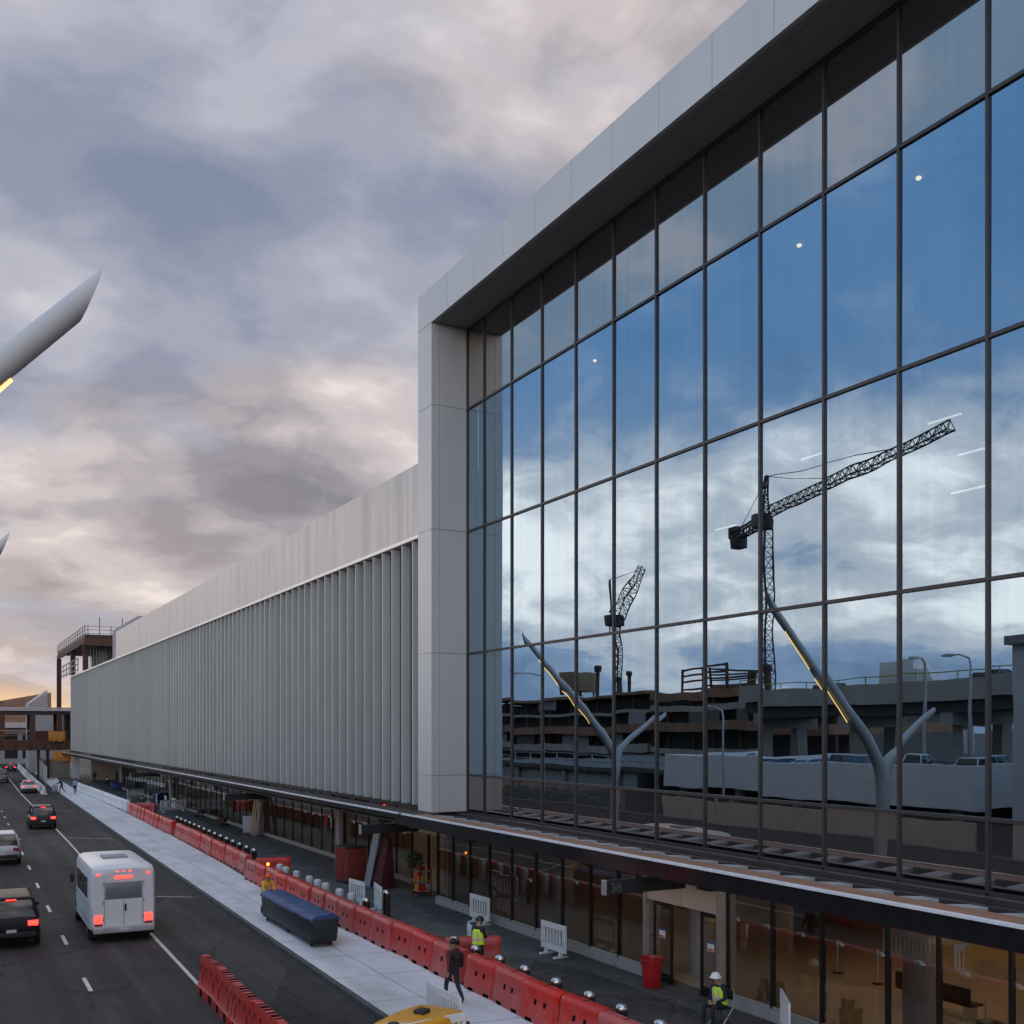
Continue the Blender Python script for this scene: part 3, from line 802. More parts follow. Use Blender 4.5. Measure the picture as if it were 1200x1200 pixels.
MIDL = [(13.9, 50), (14.15, 56), (14.55, 71), (15.0, 100), (15.2, 110)]
place_row(BM_red, 'water_barrier', NEARL, 16.4, 27.2, 1.79, lambda k: f'{nth(k)} red plastic barrier counted from the run end nearest the camera', 'barrier', 'red water barriers along the pavement')
place_row(BM_red, 'water_barrier', NEARL, 29.4, 53.2, 1.79, lambda k: f'{nth(k)} red plastic barrier beyond the vested guard, counted away from the guard', 'barrier', 'red water barriers along the pavement')
place_row(BM_red, 'water_barrier', MIDL, 56.1, 77.0, 1.79, lambda k: f'{nth(k)} red barrier of the middle run, counted from its ribbed near end', 'barrier', 'red water barriers along the pavement')
place_row(BM_red, 'water_barrier', MIDL, 79.4, 100.5, 1.79, lambda k: f'{nth(k)} red barrier of the far run leading to the white barriers', 'barrier', 'red water barriers along the pavement')
place_row(BM_wht, 'water_barrier', [(15.0, 100), (15.15, 104), (15.1, 122), (14.9, 143)], 103.5, 142, 2.2, lambda k: f'{nth(k)} white plastic barrier past the red run, counted away from it', 'barrier', 'white barriers beyond the red run')
# odd barriers set across the run
def one(me, name, loc, rz, label, cat, group=None):
    o = bpy.data.objects.new(name, me); COL.objects.link(o); o.location = loc; o.rotation_euler = (0, 0, rz); return tag(o, label, cat, group)
one(BM_red, 'water_barrier', (14.9, 53.6, .13), 1.35, 'red barrier turned crosswise behind the wrapped bollards', 'barrier', 'red water barriers along the pavement')
one(BM_red, 'water_barrier', (14.75, 30.2, .13), 1.2, 'red barrier turned crosswise just behind the guard in the vest', 'barrier', 'red water barriers along the pavement')
one(BM_red, 'water_barrier', (16.1, 98.9, .13), 1.0, 'red barrier turned crosswise where the white barriers begin', 'barrier', 'red water barriers along the pavement')
# tall perforated barriers on the road
def tall_barrier_mesh(L_=1.98, H=1.07):
    prof = [(.24, 0), (.24, .22), (.19, .30), (.145, .62), (.14, .72), (.135, .86), (.13, .93), (.10, H), (-.10, H), (-.13, .93), (-.135, .86), (-.14, .72), (-.145, .62), (-.19, .30), (-.24, .22), (-.24, 0)]
    sts = [-.5, -.44, -.39, -.33, -.28, -.17, -.12, -.05, 0, .05, .12, .17, .28, .33, .39, .44, .5]
    bm = bmesh.new(); rows = [[bm.verts.new((x, s * L_, z)) for x, z in prof] for s in sts]
    n = len(prof); F = {}
    for i in range(len(sts) - 1):
        for k in range(n - 1): F[(i, k)] = bm.faces.new((rows[i][k], rows[i + 1][k], rows[i + 1][k + 1], rows[i][k + 1]))
        bm.faces.new((rows[i][0], rows[i][n - 1], rows[i + 1][n - 1], rows[i + 1][0]))
    bm.faces.new(rows[0]); bm.faces.new(list(reversed(rows[-1])))
    bmesh.ops.recalc_face_normals(bm, faces=bm.faces)
    hs = [F[(i, 4)] for i in (1, 5, 10, 14)] + [F[(i, n - 6)] for i in (1, 5, 10, 14)] + [F[(i, 2)] for i in (3, 7, 8, 12)] + [F[(i, n - 4)] for i in (3, 12)] \
        + [F[(i, k)] for i in (3, 4, 11, 12) for k in (0, n - 2)] + [F[(i, 7)] for i in (2, 4, 6, 9, 11, 13)]
    for f in hs:
        r_ = bmesh.ops.extrude_discrete_faces(bm, faces=[f]); nf = r_['faces'][0]; nr = nf.normal.copy()
        for v in nf.verts:
            v.co -= nr * .06
            for lf in v.link_faces: lf.material_index = 1
    me = bpy.data.meshes.new('traffic_barrier'); bm.to_mesh(me); bm.free()
    me.shade_smooth(); me.set_sharp_from_angle(angle=R(30)); me.materials.append(M_red); me.materials.append(M_slot)
    return me
BM_tall = tall_barrier_mesh()
place_row(BM_tall, 'traffic_barrier', [(6.72, 5), (6.74, 26), (6.86, 34)], 30.6, 16.5, 2.02, lambda k: f'{nth(k)} tall perforated red barrier on the road, counted from its far end', 'barrier', 'tall red barriers standing on the road', .01, 0)

# ------------------------------------------------------------------ bollards
def bollard(loc, label, group, proto=[None]):
    if proto[0] is None:
        t = thing('bollard', label, 'bollard', loc, 0, group)
        b = MB(); b.lathe([(.155, 0), (.155, .02), (.14, .03), (.14, .94)], n=24); b.build('shaft', M_steeld, t)
        b = MB(); b.lathe([(.146, .945), (.148, 1.0), (.14, 1.04), (.11, 1.085), (.06, 1.11), (.005, 1.118)], n=24); b.build('dome_cap', M_steel, t, ang=60)
        proto[0] = t; return t
    return dup(proto[0], loc, 0, label, group)
gb = 'steel bollards along the pavement edge'
for k, y in enumerate([30.0, 28.45, 26.89, 25.41, 23.75, 22.16, 20.76, 19.25, 17.7]):
    bollard((14.02 if k == 0 else 13.98, y, .125), f'{nth(k + 1)} domed steel bollard from the vested guard towards the camera', gb)
for k in range(15):
    f = k / 14
    bollard((14.72 + (15.3 - 14.72) * f + .15, 57.2 + 24.1 * f, .125), f'{nth(k + 1)} steel bollard behind the middle red barriers, counted from the gap', gb)
bollard((15.66, 39.9, .125), 'lone dark steel bollard standing clear in the middle of the pavement', gb)
bollard((13.95 + .3, 38.4, .125), 'bare steel bollard at the near end of the plastic wrapped bollards', gb)
wb = None
for k, y in enumerate([39.9, 41.2, 43.06, 44.2, 45.4, 47.3, 48.9, 50.1]):
    lb = f'{nth(k + 1)} bollard wrapped in pale plastic, counted from the bare steel bollard'
    if wb is None:
        wb = thing('wrapped_bollard', lb, 'bollard', (14.2, y, .125), 0, 'plastic wrapped bollards')
        b = MB(); b.lathe([(.17, 0), (.165, .3), (.175, .7), (.168, 1.0), (.15, 1.06), (.09, 1.10), (.01, 1.11)], n=18); b.build('plastic_sleeve', M_wrap, wb, ang=60)
        b = MB(); b.lathe([(.178, .80), (.180, .82), (.178, .84)], n=18); b.build('tape_band', M_alu, wb)
    else: dup(wb, (14.2 + random.uniform(-.05, .05), y, .125), random.random() * 3, lb)

# ------------------------------------------------------------------ plastic barricade panels
def barricade(loc, rz, label, group='white plastic barricade panels', Lp=1.5, proto={}):
    if Lp not in proto:
        t = thing('barricade_panel', label, 'barricade', loc, rz, group)
        b = MB(); h = Lp / 2
        b.box(-h, -.03, .90, h, .03, 1.08); b.box(-h, -.03, .18, h, .03, .36)
        b.box(-h, -.028, .36, -h + .09, .028, .90); b.box(h - .09, -.028, .36, h, .028, .90)
        n = int(Lp / .19)
        for i in range(n):
            x = -h + .09 + (Lp - .18) * (i + .5) / n; b.box(x - .034, -.02, .36, x + .034, .02, .90)
        b.build('slatted_panel', M_white, t, smooth=False)
        for s in (-1, 1):
            b = MB(); b.prism([(-.28, 0), (-.24, .05), (-.07, .06), (-.05, .178), (.05, .178), (.07, .06), (.24, .05), (.28, 0)], 'x', s * (h - .32) - .05, s * (h - .32) + .05)
            b.build('foot', M_white, t, smooth=False)
        proto[Lp] = t; return t
    return dup(proto[Lp], loc, rz, label, group)
barricade((18.35, 37.0, .125), R(93), 'white slatted barricade leaning near shop windows behind the guard in the vest')
barricade((17.9, 30.6, .125), R(92), 'white slatted barricade beside shop windows nearest the red bin')
barricade((15.6, 43.2, .125), R(95), 'white slatted barricade behind the plastic wrapped bollards, farther one', Lp=1.5)
barricade((15.9, 41.5, .125), R(80), 'white slatted barricade behind the plastic wrapped bollards, nearer one', Lp=1.5)
barricade((15.2, 31.2, .125), R(75), 'white barricade half hidden between guard and red barriers')
barricade((10.9, 24.0, .13), R(91), 'white slatted barricade on the pale sidewalk behind the yellow compressor', Lp=1.9)
barricade((9.75, 22.15, .0), R(10), 'white slatted barricade in front of the yellow compressor', Lp=1.9)
barricade((17.9, 19.6, .125), R(55), 'white barricade standing askew by the seated guard')
for k, (x, y, a) in enumerate(((19.6, 115, 80), (19.75, 111, 82), (19.9, 107, 84), (20.0, 103.5, 88), (19.4, 100.4, 20), (19.3, 121, 40))):
    barricade((x - .7, y, .125), R(a), f'{nth(k + 1)} distant white barricade near far shop windows, counted back towards the camera', Lp=2.6)

# ------------------------------------------------------------------ people
def person(label, loc, rz, J, clothes, h=1.75, group=None, extras=()):
    P = dict(pelvis=(0, 0, .93), waist=(0, .01, 1.08), chest=(0, .0, 1.29), neck=(0, .0, 1.47), head=(0, .03, 1.60), top=(0, .015, 1.70),
             shL=(-.18, 0, 1.40), elL=(-.24, -.03, 1.12), wrL=(-.23, .08, .88), haL=(-.22, .12, .80),
             hiL=(-.09, 0, .89), knL=(-.10, .03, .49), anL=(-.10, -.02, .09), toL=(-.11, .15, .04))
    for k in list(P):
        if k.endswith('L'): x, y, z = P[k]; P[k[:-1] + 'R'] = (-x, y, z)
    P.update(J)
    rad = dict(pelvis=.145, waist=.135, chest=.155, neck=.06, head=.10, top=.075, sh=.08, el=.052, wr=.036, ha=.042, hi=.105, kn=.068, an=.048, to=.04)
    names = list(P); idx = {n: i for i, n in enumerate(names)}
    vs = [Vector(P[n]) for n in names]; rs = [rad.get(n, rad.get(n[:2], .05)) for n in names]
    ed = [('pelvis', 'waist'), ('waist', 'chest'), ('chest', 'neck'), ('neck', 'head'), ('head', 'top')]
    for s in 'LR': ed += [('chest', 'sh' + s), ('sh' + s, 'el' + s), ('el' + s, 'wr' + s), ('wr' + s, 'ha' + s), ('pelvis', 'hi' + s), ('hi' + s, 'kn' + s), ('kn' + s, 'an' + s), ('an' + s, 'to' + s)]
    ed = [(idx[a], idx[b]) for a, b in ed]; roots = [0]
    for s in 'LR':
        ha, wr = Vector(P['ha' + s]), Vector(P['wr' + s]); d = (ha - wr).normalized()
        side = d.cross(Vector((0, 1, 0.2)));  side = side.normalized() if side.length > .1 else Vector((1, 0, 0))
        curl = side.cross(d) * -.35
        for i, ln in enumerate((.075, .085, .08, .062)):
            o = ha + side * (i - 1.5) * .021
            roots.append(len(vs)); vs += [o, o + d * ln * .55, o + d * ln + curl * ln * .8]; rs += [.011, .010, .008]
            ed += [(len(vs) - 3, len(vs) - 2), (len(vs) - 2, len(vs) - 1)]
        o = ha - d * .03 - side * .03; roots.append(len(vs))
        vs += [o, o - side * .03 + d * .025, o - side * .04 + d * .055]; rs += [.013, .011, .009]
        ed += [(len(vs) - 3, len(vs) - 2), (len(vs) - 2, len(vs) - 1)]
    # nose and ears pushed out of the head
    me = bpy.data.meshes.new('person'); me.from_pydata(vs, ed, [])
    o = bpy.data.objects.new('tmp_person', me); COL.objects.link(o)
    md = o.modifiers.new('Skin', 'SKIN'); md.use_smooth_shade = True
    for i, r_ in enumerate(rs):
        sv = me.skin_vertices[0].data[i]; sv.radius = (r_, r_); sv.use_root = i in roots
    o.modifiers.new('Sub', 'SUBSURF').levels = 2
    dg = bpy.context.evaluated_depsgraph_get(); m2 = bpy.data.meshes.new_from_object(o.evaluated_get(dg))
    bpy.data.objects.remove(o)
    m2.materials.clear()
    shirt, trousers, shoes, sleeves = clothes
    for x in (M_skin, shirt, trousers, shoes): m2.materials.append(x)
    segs = [('waist', 'chest', 1), ('chest', 'neck', 1), ('pelvis', 'waist', 1), ('neck', 'head', 0), ('head', 'top', 0)]
    for s in 'LR':
        segs += [('sh' + s, 'el' + s, 1), ('el' + s, 'wr' + s, 1 if sleeves else 0), ('wr' + s, 'ha' + s, 0), ('pelvis', 'hi' + s, 2), ('hi' + s, 'kn' + s, 2), ('kn' + s, 'an' + s, 2), ('an' + s, 'to' + s, 3), ('chest', 'sh' + s, 1)]
    SG = [(Vector(P[a]), Vector(P[b_]), m) for a, b_, m in segs]
    def near(p):
        best = (9, 0)
        for a, b_, m in SG:
            ab = b_ - a; t = max(0, min(1, (p - a).dot(ab) / max(1e-6, ab.length_squared)))
            dd = (p - a - ab * t).length
            if dd < best[0]: best = (dd, m)
        return best[1]
    hd = Vector(P['head'])
    fwd = Vector(J.get('face', (0, 1, -.08))).normalized(); rt = fwd.cross(Vector((0, 0, 1))).normalized(); up = rt.cross(fwd)
    for v in m2.vertices:           # shape the head: deeper than wide, jaw, nose
        q = v.co - hd
        if q.length < .16 and q.z > -.09:
            q = q - rt * q.dot(rt) * .16
            f = q.dot(fwd)
            if f > .06 and abs(q.dot(rt)) < .022 and abs(q.dot(up) + .01) < .03: q += fwd * .025
            v.co = hd + q
    for p in m2.polygons: p.material_index = near(p.center); p.use_smooth = True
    t = bpy.data.objects.new('person', m2); COL.objects.link(t)
    t.location = loc; t.rotation_euler = (0, 0, rz); t.scale = (h / 1.75,) * 3
    tag(t, label, 'person', group)
    for s in (-1, 1):
        e = MB(); e.cbox(hd + fwd * .088 + rt * .034 * s + up * .012, (.022, .012, .012)); e.build('eye', M_hair, t)
        e = MB(); e.cbox(hd + rt * .088 * s, (.02, .03, .055)); e.build('ear', M_skin, t, bevel=.008)
    kinds = set(extras)
    top = Vector(P['top'])
    if 'hat_white' in kinds or 'hat_orange' in kinds or 'cap' in kinds:
        b = MB(); b.lathe([(.155, -.005), (.15, .01), (.125, .012), (.122, .05), (.105, .09), (.06, .125), (.005, .135)], top + Vector((0, 0, -.035)), 18)
        b.build('hard_hat', M_hatw if 'hat_white' in kinds else M_hato if 'hat_orange' in kinds else M_black, t, ang=60)
    else:
        b = MB(); b.lathe([(.085, -.05), (.102, .0), (.10, .04), (.075, .085), (.03, .108), (.004, .11)], top + Vector((0, -.02, -.025)), 16)
        b.build('hair', M_hair, t, ang=60)
    if 'vest' in kinds or 'vest_orange' in kinds:
        sp = [Vector(P['pelvis']) + Vector((0, 0, .02)), Vector(P['waist']), Vector(P['chest']), Vector(P['chest']).lerp(Vector(P['neck']), .62)]
        ww = [(.205, .165), (.19, .155), (.205, .170), (.135, .115)]
        def ring(p, w_, n=20, k=1.0):
            return [p + Vector((w_[0] * k * math.cos(2 * math.pi * i / n), w_[1] * k * math.sin(2 * math.pi * i / n), 0)) for i in range(n)]
        b = MB(); b.loft([ring(p, w_) for p, w_ in zip(sp, ww)], cap=False)
        b.build('safety_vest', M_hivis if 'vest' in kinds else M_hivo, t, ang=60)
        b = MB(); z_ = sp[1].lerp(sp[2], .15)
        b.loft([ring(z_ - Vector((0, 0, .028)), (.196, .162)), ring(z_ + Vector((0, 0, .028)), (.198, .164))], cap=False)
        for s in (-.09, .09):
            for f in (-1, 1):
                b.loft([[sp[1] + Vector((s + dx, f * .152, -.08)) for dx in (-.022, .022)] + [sp[1] + Vector((s + dx, f * .160, -.08)) for dx in (.022, -.022)],
                        [sp[2] + Vector((s * .9 + dx, f * .160, .06)) for dx in (-.022, .022)] + [sp[2] + Vector((s * .9 + dx, f * .167, .06)) for dx in (.022, -.022)]])
        b.build('reflective_band', M_refl, t, ang=60)
    if 'pack' in kinds:
        b = MB(); c = Vector(P['chest']); b.box(-.15, c.y - .33, c.z - .28, .15, c.y - .14, c.z + .14); b.build('backpack', M_black, t, bevel=.05)
    return t
# walking, seated and working poses
WALK = dict(knL=(-.10, .20, .52), anL=(-.10, .22, .10), toL=(-.10, .38, .07), knR=(.10, -.06, .49), anR=(.10, -.34, .16), toR=(.10, -.24, .04),
            elL=(-.25, -.16, 1.14), wrL=(-.24, -.14, .90), haL=(-.24, -.10, .82), elR=(.25, .06, 1.14), wrR=(.23, .24, .98), haR=(.22, .30, .92))
person('dark clothed pedestrian striding along the pale sidewalk beside red barriers', (12.38, 26.6, .13), R(8), WALK, (M_maroon, M_denim, M_shoe, True), 1.74, extras=('pack',))
PHONE = dict(elL=(-.23, .05, 1.15), wrL=(-.12, .26, 1.16), haL=(-.07, .31, 1.19), elR=(.23, .05, 1.15), wrR=(.12, .28, 1.16), haR=(.07, .33, 1.19),
             head=(0, .07, 1.585), top=(0, .085, 1.69), face=(0, 1, -.6))
GP = person('guard in bright yellow vest standing among red barriers looking at a phone', (14.45, 29.25, .125), R(-62), PHONE, (M_navyc, M_navyc, M_shoe, True), 1.76, extras=('vest', 'cap'))
ph = thing('phone', 'small dark phone held by the guard in bright vest', 'phone', (0, 0, 0))
b = MB(); b.cbox((0, 0, 0), (.075, .012, .15)); b.build('case', M_black, ph, bevel=.005)
b = MB(); b.cbox((0, -.0075, 0), (.066, .002, .135)); b.build('screen', M_carglass, ph, smooth=False)
ph.location = (14.45 + .36 * math.sin(R(62)), 29.25 + .36 * math.cos(R(62)), .125 + 1.25); ph.rotation_euler = (R(-35), 0, R(-62))
SIT = dict(pelvis=(0, 0, .52), waist=(0, .02, .67), chest=(0, .05, .88), neck=(0, .09, 1.05), head=(0, .16, 1.165), top=(0, .19, 1.26), face=(0, 1, -.7),
           shL=(-.18, .06, .98), elL=(-.24, .10, .71), wrL=(-.10, .30, .62), haL=(-.05, .36, .61), shR=(.18, .06, .98), elR=(.24, .10, .71), wrR=(.10, .30, .62), haR=(.05, .36, .61),
           hiL=(-.10, .03, .51), knL=(-.14, .46, .53), anL=(-.13, .44, .09), toL=(-.14, .60, .045), hiR=(.10, .03, .51), knR=(.14, .46, .53), anR=(.13, .52, .09), toR=(.14, .68, .045))
person('seated guard in white hard hat and vest looking down on a folding chair', (17.45, 21.45, .125), R(100), SIT, (M_navyc, M_navyc, M_shoe, True), 1.75, extras=('vest', 'hat_white'))
ch = thing('folding_chair', 'thin metal folding chair under the seated guard in white hard hat', 'chair', (17.45, 21.45, .125), R(100))
b = MB(); b.box(-.21, -.2, .42, .21, .2, .445); b.build('seat', M_blackm, ch, bevel=.01)
b = MB(); b.box(-.21, -.235, .62, .21, -.215, .86); b.build('backrest', M_blackm, ch, bevel=.008)
for s in (-1, 1):
    b = MB(); b.tube([(s * .22, -.24, .9), (s * .22, -.22, .44), (s * .22, .22, 0)], .012, 6); b.build('leg', M_alu, ch)
    b = MB(); b.tube([(s * .235, .14, .42), (s * .235, -.24, 0)], .012, 6); b.build('leg', M_alu, ch)
PUSH = dict(chest=(0, .14, 1.25), neck=(0, .22, 1.41), head=(0, .29, 1.52), top=(0, .30, 1.62), shL=(-.18, .16, 1.34), shR=(.18, .16, 1.34),
            elL=(-.22, .33, 1.14), wrL=(-.2, .54, 1.05), haL=(-.2, .63, 1.04), elR=(.22, .33, 1.14), wrR=(.2, .54, 1.05), haR=(.2, .63, 1.04),
            knL=(-.10, .2, .52), anL=(-.10, .16, .10), toL=(-.10, .32, .05), knR=(.10, -.04, .49), anR=(.10, -.38, .14), toR=(.10, -.28, .04))
person('worker in orange hard hat and orange yellow vest pushing a long blue topped cart', (11.6, 42.75, .13), R(180), PUSH, (M_hivo, M_navyc, M_shoe, True), 1.74, extras=('vest_orange', 'hat_orange'))
ct = thing('platform_cart', 'long dark cart with a blue tarp on top rolling along the pale sidewalk', 'cart', (11.62, 39.3, .13), 0)
b = MB(); b.prism([(-3.9, .22), (2.45, .22), (2.62, 1.02), (-4.1, 1.02)], 'x', -.46, .46); b.build('tub', M_navy, ct, bevel=.04)
b = MB(); n = 26; rr = random.Random(5)
rows = []
for i in range(n + 1):
    yy = -4.08 + 6.68 * i / n
    rows.append([(-.50, yy, .93 + rr.uniform(-.05, .03)), (-.49, yy, 1.05), (-.25, yy, 1.08 + rr.uniform(0, .10)), (-.03, yy, 1.08 + rr.uniform(-.03, .06)), (.2, yy, 1.12 + rr.uniform(0, .10)), (.49, yy, 1.05), (.50, yy, .93 + rr.uniform(-.05, .03)), (.0, yy, 1.025)])
b.loft(rows); b.build('blue_cover', M_blue, ct, ang=80)
b = MB(); b.tube([(-.35, 2.58, .95), (-.35, 2.8, 1.04), (.35, 2.8, 1.04), (.35, 2.58, .95)], .018, 8); b.build('push_handle', M_alu, ct)
b = MB(); b.box(-.44, -3.8, .17, .44, 2.4, .215); b.build('chassis', M_blackm, ct, smooth=False)
for sx in (-.34, .34):
    for sy in (-3.5, -.7, 2.1):
        b = MB(); b.lathe([(.03, -.025), (.085, -.025), (.085, .025), (.03, .025)], (sx, sy, .085), 14, 'x'); b.build('caster', M_tyre, ct)
person('distant person in light blue shirt standing on the far sidewalk by white barriers', (13.9, 134.3, .13), R(20), {}, (M_lblue, M_denim, M_shoe, True), 1.78)
person('distant person in black bending over a trolley on the far sidewalk', (12.7, 137, .13), R(70), PUSH, (M_navyc, M_navyc, M_shoe, True), 1.76)
tr = thing('luggage_trolley', 'small grey trolley beside the distant person in black', 'trolley', (12.0, 137.1, .13), R(90))
b = MB(); b.box(-.4, -.3, .2, .4, .3, .24); b.build('platform', M_alu, tr, smooth=False)
b = MB(); b.tube([(-.38, .3, .2), (-.38, .34, 1.0), (.38, .34, 1.0), (.38, .3, .2)], .02, 6); b.build('handle_frame', M_alu, tr)
b = MB(); b.box(-.36, -.28, .245, .36, .26, .95); b.build('load', M_greyb, tr, bevel=.04)
person('distant dark figure standing under the wing before the tan end wall', (18.9, 158.5, .13), R(170), {}, (M_navyc, M_navyc, M_shoe, True), 1.78)
person('distant seated worker in bright vest by the tan end wall', (20.2, 155.5, .02), R(150), SIT, (M_navyc, M_navyc, M_shoe, True), 1.75, extras=('vest',))
st = thing('stool', 'low stool under the distant seated worker in bright vest', 'stool', (20.2, 155.5, .125), R(150))
b = MB(); b.box(-.2, -.2, .33, .2, .2, .37); b.build('seat', M_blackm, st)
for sx in (-1, 1):
    for sy in (-1, 1): b = MB(); b.bar((sx * .16, sy * .16, .33), (sx * .18, sy * .18, 0), .03); b.build('leg', M_blackm, st)

# ------------------------------------------------------------------ things on the pavement
tb = thing('trash_bin', 'round red plastic trash bin beside the entrance doors', 'trash bin', (18.25, 25.55, .125))
b = MB(); b.lathe([(.25, 0), (.255, .02), (.30, .74), (.325, .76), (.33, .86), (.31, .865), (.29, .80), (.24, .1), (.01, .09)], n=28); b.build('body', mat('bin_red', (.36, .012, .016), .4, var=.08), tb)
for s in (-1, 1):
    b = MB(); b.tube([(s * .31, -.07, .70), (s * .38, -.06, .72), (s * .38, .06, .72), (s * .31, .07, .70)], .016, 6); b.build('handle', M_redd, tb)
kb = thing('covered_crate', 'tall dark red covered crate standing by shop windows beyond the white pier', 'crate', (17.75, 50.0, .125), R(8))
b = MB(); b.box(-.55, -.62, .12, .55, .62, 1.72); b.build('body', mat('crate_red', (.20, .032, .022), .65, var=.2, scale=3), kb, bevel=.03)
b = MB(); b.box(-.57, -.64, 1.722, .57, .64, 1.80); b.build('lid', M_dsteel, kb, bevel=.02)
for s in (-1, 1):
    b = MB(); b.prism([(-.5, 1.68), (.5, 1.68), (.35, .3), (.1, .5), (-.2, .2)], 'x', s * .562, s * .575); b.build('cover_flap', M_redd, kb, smooth=False)
for sx in (-.45, .45):
    for sy in (-.5, .5): b = MB(); b.lathe([(.02, -.02), (.06, -.02), (.06, .02), (.02, .02)], (sx, sy, .06), 12, 'x'); b.build('caster', M_tyre, kb)
tp = thing('leaning_panels', 'dark red tarp draped over leaning boards beside the covered crate', 'tarp', (18.6, 47.9, .125), 0)
b = MB(); b.add([(-.5, -.9, 0), (-.5, .9, 0), (.35, .75, 0), (.35, -.75, 0), (.1, -.45, 2.25), (.1, .2, 2.45), (.3, .2, 2.4), (.3, -.45, 2.2)],
               [(0, 1, 5, 4), (1, 2, 6, 5), (2, 3, 7, 6), (3, 0, 4, 7), (4, 5, 6, 7), (0, 3, 2, 1)]); b.build('tarp', mat('dark_red_tarp', (.07, .012, .014), .75, var=.4, scale=4, bump=.6, bscale=6), tp, bevel=.04)
b = MB(); b.add([(-.62, .2, 0), (-.56, .2, 0), (-.05, .2, 2.5), (-.11, .2, 2.5), (-.62, .95, 0), (-.56, .95, 0), (-.05, .95, 2.5), (-.11, .95, 2.5)], [(0, 1, 2, 3), (4, 7, 6, 5), (0, 4, 5, 1), (1, 5, 6, 2), (2, 6, 7, 3), (3, 7, 4, 0)])
b.build('board', M_greyb, tp, smooth=False)
kc = thing('tool_cart', 'small shelf cart of red and yellow boxes standing in the shop doorway', 'cart', (19.2, 44.6, .125), 0)
for z in (.2, .65, 1.1): b = MB(); b.box(-.3, -.4, z, .3, .4, z + .03); b.build('shelf', M_wood, kc, smooth=False)
for sx in (-.28, .28):
    for sy in (-.38, .38): b = MB(); b.box(sx - .02, sy - .02, 0, sx + .02, sy + .02, 1.3); b.build('post', M_redd, kc, smooth=False)
bx = [(-.1, -.2, .231, .3, M_red), (-.1, .16, .231, .25, M_yplas), (-.1, .1, .681, .33, M_red), (-.12, -.22, .681, .2, M_yplas), (-.1, -.1, 1.131, .2, M_redd)]
for k, (x, y, z, h, m) in enumerate(bx):
    t = thing('storage_box', ['red box on the lowest shelf of the tool cart', 'yellow box on the lowest shelf of the tool cart', 'red box on the middle shelf of the tool cart', 'yellow box on the middle shelf of the tool cart', 'dark red box on the top shelf of the tool cart'][k], 'box', (19.2 + x, 44.6 + y, .125 + z))
    b = MB(); b.box(-.13, -.14, 0, .13, .14, h - .05); b.build('body', m, t, bevel=.015)
    b = MB(); b.box(-.14, -.15, h - .05, .14, .15, h); b.build('lid', m, t, bevel=.01)
def leaf_cloud(name, m, parent, c, rad, n, s, seed=1):
    q = random.Random(seed); b = MB()
    for i in range(n):
        v = Vector((q.gauss(0, 1), q.gauss(0, 1), q.gauss(0, 1))).normalized() * (q.random() ** .4)
        p = Vector(c) + Vector((v.x * rad[0], v.y * rad[1], v.z * rad[2]))
        a = Vector((q.gauss(0, 1), q.gauss(0, 1), q.gauss(0, 1))).normalized(); e = a.orthogonal().normalized()
        b.add([p - a * s, p + e * s * .4, p + a * s, p - e * s * .4], [(0, 1, 2, 3)])
    return b.build(name, m, parent, smooth=False, norm=False)
pl = thing('potted_plant', 'dark green leafy plant standing above the tool cart boxes', 'plant', (19.15, 45.25, .125))
b = MB(); b.lathe([(.14, 0), (.19, .34), (.2, .36), (.17, .36), (.02, .3)], n=16); b.build('pot', M_redd, pl)
b = MB(); b.tube([(0, 0, .3), (.02, .03, .9), (0, 0, 1.5)], [.03, .025, .012], 6); b.build('stem', M_brown, pl)
leaf_cloud('foliage', M_green, pl, (0, 0, 1.45), (.38, .42, .5), 420, .085)
def hand_truck(loc, rz, label):
    t = thing('hand_truck', label, 'hand truck', loc, rz)
    b = MB(); b.tube([(-.22, 0, .2), (-.2, .9, .35), (0, 1.05, .38), (.2, .9, .35), (.22, 0, .2)], .025, 6); b.bar((-.2, .5, .28), (.2, .5, .28), .03); b.build('frame', M_redd, t)
    b = MB(); b.box(-.25, -.3, .18, .25, 0, .2); b.build('toe_plate', M_dsteel, t, smooth=False)
    for s in (-1, 1): b = MB(); b.lathe([(.05, -.03), (.13, -.03), (.13, .03), (.05, .03)], (s * .28, 0, .13), 14, 'x'); b.build('wheel', M_tyre, t)
    b = MB(); b.box(-.2, -.1, .30, .2, .6, .62); b.build('load', M_rust, t, bevel=.03)
hand_truck((19.4, 83.6, .125), R(40), 'dark red hand truck lying loaded near the small white board')
hand_truck((19.5, 93.0, .125), R(-30), 'dark red hand truck lying farther along near white barricades')
wbd = thing('notice_board', 'blank white board leaning against a grey column beneath the fins', 'board', (19.9, 77.6, .125), R(-8))
b = MB(); b.box(-.55, -.02, 0, .55, .02, 1.2); b.build('panel', M_white, wbd, bevel=.01)
b = MB(); b.bar((-.4, .03, .9), (-.4, .45, 0), .04); b.bar((.4, .03, .9), (.4, .45, 0), .04); b.build('strut', M_wood, wbd, smooth=False)
